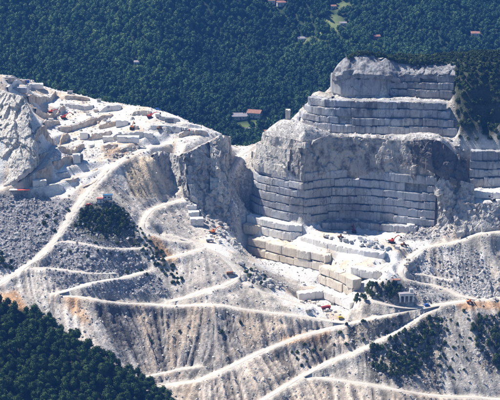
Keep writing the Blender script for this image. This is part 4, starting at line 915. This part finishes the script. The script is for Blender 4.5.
def excavator(u, v, rz, paint, label, boom=0.75, stick=-0.9, sc=1.0):
    t = thing('excavator', label, 'excavator', put(u, v, 0.1), rz, 'excavators in the quarry'); t.scale = (sc, sc, sc); pm = PAINT[paint]
    for s in (-1, 1):
        tr = MB().prism([(-2.2, 0.35), (-1.8, 0), (1.8, 0), (2.2, 0.35), (2.2, 0.75), (1.8, 1.05), (-1.8, 1.05), (-2.2, 0.75)], s*1.25-0.3, s*1.25+0.3).build('track', M_STEEL, t)
    MB().box((0, 0, 0.9), (2.4, 2.0, 0.4)).tube((0, 0, 1.0), (0, 0, 1.4), 0.7, n=12).build('undercarriage', M_STEEL, t)
    MB().box((-0.6, 0, 1.95), (3.6, 2.7, 1.1), bev=0.12).build('body', pm, t)
    MB().box((-2.5, 0, 1.95), (0.7, 2.6, 1.2), bev=0.2).build('counterweight', M_STEEL, t)
    c = MB().box((0.75, 0.85, 2.6), (1.5, 1.0, 1.7), bev=0.1, top=(0.85, 0.9)).build('cab', pm, t)
    MB().box((1.46, 0.85, 2.75), (0.1, 0.8, 1.1)).box((0.75, 1.37, 2.8), (1.1, 0.06, 0.9)).build('window', M_GLASS, c)
    MB().tube((-1.6, -0.7, 2.4), (-1.6, -0.7, 3.1), 0.1).build('exhaust', M_STEEL, t)
    a = Vector((1.0, -0.2, 2.0)); d = Vector((math.cos(boom), 0, math.sin(boom))); mid = a+d*2.8; e = mid+Vector((math.cos(boom-0.5), 0, math.sin(boom-0.5)))*2.6
    MB().tube(a, mid, 0.36, 0.40, 6).tube(mid, e, 0.40, 0.26, 6).build('boom', pm, t)
    g = e+Vector((math.cos(stick), 0, math.sin(stick)))*2.9
    MB().tube(e-Vector((math.cos(stick), 0, math.sin(stick)))*0.6, g, 0.28, 0.2, 6).build('stick', pm, t)
    MB().prism([(g.x-0.3, g.z+0.2), (g.x+0.4, g.z+0.1), (g.x+0.5, g.z-0.7), (g.x-0.1, g.z-1.1), (g.x-0.8, g.z-0.9), (g.x-0.5, g.z-0.3)], -0.85, 0.45).build('bucket', M_STEEL, t)
    MB().tube(a+Vector((0.3, 0, -0.2)), mid-Vector((0, 0, 0.2)), 0.13, n=6).build('ram', M_STEEL, t); return t
def wheel(t, x, y, r, w):
    o = MB().tube((0, -w/2, 0), (0, w/2, 0), r, n=14).build('wheel', M_TYRE, t, (x, y, r)); MB().tube((0, -w/2-0.04, 0), (0, w/2+0.04, 0), r*0.5, n=10).build('rim', PAINT['grey'], o)
def truck(u, v, rz, paint, label, bed='grey', sc=1.0, load=False):
    t = thing('dump_truck', label, 'truck', put(u, v, 0.25), rz, 'trucks in the quarry'); t.scale = (sc,)*3
    MB().box((0, 0, 1.0), (7.8, 0.9, 0.4)).build('chassis', M_STEEL, t)
    c = MB().box((2.9, 0, 2.0), (1.9, 2.4, 2.1), bev=0.15, top=(0.9, 0.95)).build('cab', PAINT[paint], t); MB().box((3.8, 0, 2.4), (0.12, 2.0, 0.8)).build('windscreen', M_GLASS, c)
    MB().prism([(-3.9, 1.3), (1.5, 1.2), (1.8, 3.0), (-3.9, 2.7)], -1.3, 1.3).build('dump_bed', PAINT[bed], t)
    MB().box((1.75, 0, 2.95), (0.9, 2.5, 0.12)).build('canopy', PAINT[bed], t)
    for x in (2.7, -1.3, -2.7):
        for s in (-1, 1): wheel(t, x, s*1.15, 0.6, 0.45)
    return t
def loader(u, v, rz, paint, label, sc=1.0):
    t = thing('wheel_loader', label, 'loader', put(u, v, 0.15), rz, 'wheel loaders in the quarry'); t.scale = (sc,)*3; pm = PAINT[paint]
    MB().box((-1.6, 0, 1.7), (2.8, 2.2, 1.3), bev=0.15).box((0.8, 0, 1.3), (2.2, 1.4, 0.9), bev=0.1).build('body', pm, t)
    c = MB().box((-0.2, 0, 2.9), (1.5, 1.6, 1.5), bev=0.1, top=(0.85, 0.9)).build('cab', pm, t); MB().box((0.5, 0, 3.0), (0.12, 1.3, 0.9)).build('window', M_GLASS, c)
    for s in (-1, 1): MB().tube((1.2, s*0.6, 1.6), (3.2, s*0.6, 0.9), 0.18, n=6).build('lift_arm', pm, t)
    MB().prism([(3.1, 1.3), (3.3, 0.3), (4.4, 0.25), (3.6, 0.6), (3.5, 1.5)], -1.45, 1.45).build('bucket', M_STEEL, t)
    for x in (-1.7, 1.5):
        for s in (-1, 1): wheel(t, x, s*1.1, 0.8, 0.6)
    return t
def car(u, v, rz, paint, label, van=False):
    t = thing('van' if van else 'car', label, 'van' if van else 'car', put(u, v, 0.25), rz)
    b = MB().prism([(-2.2, 0.45), (2.2, 0.45), (2.25, 0.95), (1.2, 1.1), (0.7, 1.65 if not van else 2.0), (-2.0, 1.65 if not van else 2.05), (-2.25, 1.0)], -0.9, 0.9).build('body', PAINT[paint], t)
    MB().box((0.97, 0, 1.45), (0.5, 1.6, 0.35), Matrix.Rotation(0.9, 3, 'Y')).build('windscreen', M_GLASS, b)
    for s in (-1, 1): MB().box((-0.4, s*0.9, 1.4), (2.0, 0.05, 0.35)).build('side_window', M_GLASS, b)
    for x in (-1.35, 1.35):
        for s in (-1, 1): wheel(t, x, s*0.82, 0.34, 0.22)
    return t
excavator(51, 113.5, 0.2, 'red', 'red excavator with dark tracks on the upper left terrace', 0.5, -0.8, 1.0)
excavator(64, 119, 0.35, 'red', 'larger red excavator reaching up beside the ochre terrace wall', 0.9, -0.5, 1.1)
excavator(132, 129.5, 1.35, 'orange', 'orange excavator with raised arm right of the large grey block', 1.15, -0.6, 1.05)
excavator(150, 118, 0.25, 'red', 'red long armed excavator near the far plateau rim', 0.75, -0.25, 1.15)
excavator(213, 234, 0.6, 'orange', 'rust orange excavator on the central spur yard', 0.8, -0.35, 1.15)
excavator(354, 233, 1.7, 'darkred', 'dark red excavator at the foot of the blue shaded cliff', 1.1, -0.9, 1.1)
excavator(392, 243, 0.5, 'red', 'bright red excavator on the sunlit upper pit floor', 0.85, -0.5, 1.15)
excavator(493, 201, 1.9, 'grey', 'dark grey excavator on the ledge at the right edge', 0.9, -0.9, 0.95)
loader(341, 238.5, 0.2, 'brown', 'brown wheel loader beside the ramp on the pit floor')
loader(363, 248, 0.4, 'grey', 'dark wheel loader at the near edge of the pit floor', 1.0)
loader(404, 246.5, 0.1, 'brown', 'rusty wheel loader right of the bright red excavator', 1.0)
loader(160, 130, 0.1, 'brown', 'brown wheel loader in the middle of the right plateau', 1.0)
loader(470, 303.5, 0.1, 'orange', 'orange wheel loader on the orange earth beside the right road', 0.95)
truck(326, 309.5, 0.35, 'red', 'red dump truck on the lower pit floor', 'darkred', 0.95)
truck(242, 266, -0.9, 'grey', 'grey dump truck on the central road above the bend', 'grey', 0.85)
truck(231, 275, 0.1, 'white', 'white cabbed dump truck with brown bed at the central road bend', 'brown', 0.9)
truck(210, 242, 0.2, 'white', 'dark bedded dump truck with white cab on the spur yard', 'grey', 0.8)
truck(187, 132, 0.1, 'red', 'red cabbed truck near the right end of the plateau', 'grey', 0.7)
car(341, 319, 0.2, 'yellow', 'yellow van parked below the lower pit', True)
car(427, 306.5, 0.3, 'blue', 'blue van parked beside the white concrete shelter', True)
car(89, 206, 0.3, 'red', 'small red car parked beside the hut knoll')
car(158, 110.5, 0.1, 'blue', 'blue van parked on the far plateau rim', True)

# ------------------------------------------------------------------ buildings and masts
M_WALL = mat_plain('pale render', (0.55, 0.52, 0.47), 0.9, 0.15, 0.3); M_CONC = mat_plain('white concrete', (0.66, 0.65, 0.62), 0.9, 0.2, 0.3); M_BLUEROOF = mat_plain('blue sheet roof', (0.05, 0.14, 0.24), 0.6, 0.2)
M_REDROOF = mat_plain('red sheet roof', (0.55, 0.12, 0.10), 0.7, 0.25, 0.4); M_TILE = mat_plain('clay tile roof', (0.32, 0.17, 0.13), 0.9, 0.3, 0.4); M_GREYROOF = mat_plain('grey sheet roof', (0.30, 0.28, 0.30), 0.8, 0.2, 0.2)
M_PINK = mat_plain('faded pink boards', (0.42, 0.17, 0.16), 0.9, 0.2)
p = put(108, 202, 0.0); t = thing('hut', 'white site hut with blue roof on stilts above the scrub knoll', 'hut', (p[0], p[1]-1.0, p[2]+1.5), 0.05)
MB().box((0, 0, 2.9), (7.2, 4.5, 3.4)).build('wall', M_CONC, t); MB().box((0, 0, 4.85), (7.9, 5.2, 0.4), bev=0.08).build('roof', M_BLUEROOF, t); MB().box((0, -0.5, 0.95), (7.6, 5.6, 0.4)).build('deck', M_GREYROOF, t)
for x in (-1.9, 1.1): w_ = MB().box((x, -2.28, 3.2), (1.8, 0.1, 1.3)).build('window', PAINT['white'], t); MB().box((x, -2.345, 3.2), (1.5, 0.03, 1.0)).build('pane', M_GLASS, w_)
MB().box((2.9, -2.28, 2.3), (1.0, 0.1, 2.0)).build('door', PAINT['grey'], t)
for x in (-3.4, 3.4):
    for y in (-2.6, 2.0): MB().box((x, y, -1.2), (0.35, 0.35, 4.0)).build('stilt', PAINT['grey'], t)
p = put(100, 203); t = thing('shed', 'small faded pink shed left of the blue roofed hut', 'shed', (p[0], p[1], p[2]+1.0), 0.05)
MB().box((0, 0, 0.9), (4.8, 3.5, 3.4)).build('wall', M_CONC, t); MB().prism([(-2.7, 2.6), (2.7, 2.6), (2.5, 3.4), (-2.5, 3.4)], -2.6, 2.1).build('roof', M_PINK, t); MB().box((0.8, -1.8, 0.8), (1.1, 0.1, 2.0)).build('door', PAINT['grey'], t)
p = put(20, 193); t = thing('shed', 'long open shed with faded red roof below the left terraces', 'shed', (p[0], p[1], p[2]+0.3), 0.12)
for x in (-7.2, -2.4, 2.4, 7.2):
    for y in (-2.6, 2.6): MB().box((x, y, 0.9), (0.4, 0.4, 3.4)).build('post', PAINT['grey'], t)
MB().box((0, 2.75, 1.0), (15, 0.2, 3.0)).build('back_wall', M_GREYROOF, t); MB().prism([(-8.2, 2.6), (8.2, 2.6), (8.2, 2.8), (-8.2, 2.8)], -3.4, 3.4).build('roof', M_REDROOF, t)
MB().prism([(-8.3, 2.85), (-2.0, 2.85), (-2.4, 3.0), (-8.3, 3.0)], -3.5, 3.5).build('roof', M_CONC, t)
p = put(406, 301); t = thing('loading_shelter', 'white concrete loading shelter with dark openings beside the pines', 'shelter', (p[0], p[1], p[2]), 0.1)
for x in (-5.0, -1.7, 1.7, 5.0): MB().box((x, -2.2, 2.4), (1.0, 0.9, 5.2)).build('pillar', M_CONC, t)
MB().box((0, -2.2, 5.6), (11.2, 1.0, 1.4)).build('lintel', M_CONC, t); MB().box((0, 2.4, 3.0), (11, 0.5, 6.4)).build('back_wall', M_CONC, t)
for x in (-5.3, 5.3): MB().box((x, 0.3, 3.0), (0.5, 4.0, 6.3)).build('side_wall', M_CONC, t)
MB().prism([(-5.6, 6.3), (5.6, 6.3), (5.6, 6.7), (-5.6, 6.7)], -2.6, 2.8).build('roof', M_GREYROOF, t); MB().box((4.2, 1.5, 8.0), (2.6, 2.4, 2.8)).build('hopper', M_CONC, t)
p = put(396, 283); t = thing('wooden_hut', 'low dark roofed hut above the pines beside the road bend', 'hut', (p[0], p[1], p[2]), 0.1)
MB().box((0, 0, 1.2), (6, 3.4, 2.6)).build('wall', M_CONC, t); MB().prism([(-3.4, 2.5), (3.4, 2.5), (3.0, 3.1), (-3.0, 3.1)], -2.1, 2.1).build('roof', M_TILE, t); MB().box((0, -1.73, 1.1), (1.2, 0.1, 2.0)).build('door', M_GLASS, t)
def mast(u, v, h, label):
    t = thing('lattice_mast', label, 'mast', put(u, v, -0.5), 0.3)
    for a in (-1, 1):
        for b in (-1, 1): MB().tube((a*0.6, b*0.6, 0), (a*0.2, b*0.2, h), 0.15, 0.11, 5).build('leg', M_STEEL, t)
    m = MB()
    for k in range(6):
        z0, z1 = h*k/6, h*(k+1)/6; w0, w1 = 0.6-0.4*k/6, 0.6-0.4*(k+1)/6
        for a, b, c, d in ((-1, -1, 1, -1), (1, -1, 1, 1), (1, 1, -1, 1), (-1, 1, -1, -1)): m.tube((a*w0, b*w0, z0), (c*w1, d*w1, z1), 0.05, n=4)
    m.build('bracing', M_STEEL, t); MB().box((0, 0, h), (2.6, 0.2, 0.2)).build('crossarm', M_STEEL, t)
mast(30, 82, 9, 'dark lattice mast on the far left skyline'); mast(57.5, 87.5, 7, 'short lattice mast on the plateau skyline right of the tall one')
def cabin(u, v, w, d, h, rz, wm, rm, label):
    p = put(u, v); t = thing('site_cabin', label, 'cabin', (p[0], p[1], p[2]-0.2), rz)
    MB().box((0, 0, h/2), (w, d, h)).build('wall', wm, t); MB().box((0, 0, h+0.12), (w+0.5, d+0.5, 0.25)).build('roof', rm, t)
    MB().box((w*0.2, -d/2-0.03, h*0.45), (0.9, 0.06, h*0.8)).build('door', PAINT['grey'], t); MB().box((-w*0.2, -d/2-0.03, h*0.6), (1.2, 0.06, 0.8)).build('window', M_GLASS, t)
cabin(70, 94, 5, 3.5, 3.0, 0.1, M_CONC, M_GREYROOF, 'small white cabin on the plateau skyline'); cabin(25, 83, 8, 4, 3, 0.1, PAINT['blue'], M_GREYROOF, 'blue walled cabin beside the far left mast')
cabin(8, 81, 11, 4, 3.2, 0.0, M_TANWALL, M_GREYROOF, 'long brown cabin on the far left skyline'); cabin(99, 102, 4, 3, 2.8, 0.1, M_CONC, M_GREYROOF, 'tiny pale cabin on the middle of the skyline')
def house(u, v, w, d, h, rz, roof, label, wm=None):
    p = far_hit(u, v); t = thing('house', label, 'house', (p[0], p[1], p[2]-0.6), rz); wm = wm or M_WALL
    MB().box((0, 0, h/2), (w, d, h)).build('wall', wm, t); MB().prism([(-d/2-0.6, h-0.1), (d/2+0.6, h-0.1), (0, h+d*0.3)], -w/2-0.6, w/2+0.6).build('roof', roof, t, rot=(0, 0, math.pi/2))
    for k in range(max(2, int(w//4))):
        x = -w/2+(k+0.5)*w/max(2, int(w//4)); q = MB().box((x, -d/2-0.04, h*0.6), (1.2, 0.08, 1.5)).build('window', M_GREYROOF, t); MB().box((x, -d/2-0.1, h*0.6), (0.9, 0.04, 1.2)).build('pane', M_GLASS, q)
    MB().box((0.6, -d/2-0.05, 1.3), (1.2, 0.1, 2.4)).build('door', M_BARK, t)
house(240, 119, 20, 12, 5, 0.08, M_GREYROOF, 'long building with grey roof in the valley gap'); house(255, 117, 17, 12, 6.5, -0.35, M_TILE, 'house with dull red roof right of the long grey one')
house(249, 131, 24, 5, 3.5, 0.0, M_GREYROOF, 'low long shed with pale roof just below the valley houses'); house(266, 134, 14, 7, 4, 0.1, M_TILE, 'low dark roofed house half hidden behind the cliff shoulder')
house(302, 42, 12, 8, 6, 0.1, M_GREYROOF, 'white farmhouse beside a lawn on the wooded hillside', M_CONC); house(281, 6, 12, 8, 6, 0.2, M_TILE, 'red roofed house at the top edge, right one of two')
house(272, 4, 10, 7, 6, -0.2, M_TILE, 'red roofed house at the top edge, left one of two'); house(376, 40, 10, 7, 6, 0.2, M_TILE, 'pink walled house among trees above the cliff summit', M_PINK)
house(475, 37, 11, 8, 6, -0.1, M_TILE, 'cream house alone among trees at upper right'); house(333, 9, 8, 6, 5, 0.2, M_TILE, 'small house on the terraced clearing, upper one')
house(343, 26, 9, 6, 5, 0.1, M_GREYROOF, 'small white house on the terraced clearing, lower one', M_CONC); house(137, 65, 7, 6, 5, 0.0, M_GREYROOF, 'tiny pale house alone in the left hand forest', M_CONC)

# ------------------------------------------------------------------ air
hz = bpy.data.meshes.new('haze'); bm = bmesh.new(); bmesh.ops.create_cube(bm, size=1)
for v in bm.verts: v.co = Vector((v.co.x*3400, v.co.y*3000+1350, v.co.z*660+160))
bm.to_mesh(hz); bm.free()
hm = bpy.data.materials.new('thin blue air'); hm.use_nodes = True; ht = hm.node_tree; ht.nodes.remove(ht.nodes['Principled BSDF'])
pv = ht.nodes.new('ShaderNodeVolumePrincipled'); pv.inputs['Color'].default_value = (0.10, 0.34, 1.0, 1); pv.inputs['Density'].default_value = 0.00008; pv.inputs['Anisotropy'].default_value = 0.0
ht.links.new(pv.outputs[0], ht.nodes['Material Output'].inputs['Volume']); hz.materials.append(hm)
stuff(obj('haze', hz), 'thin blue haze filling the valley air', 'haze')
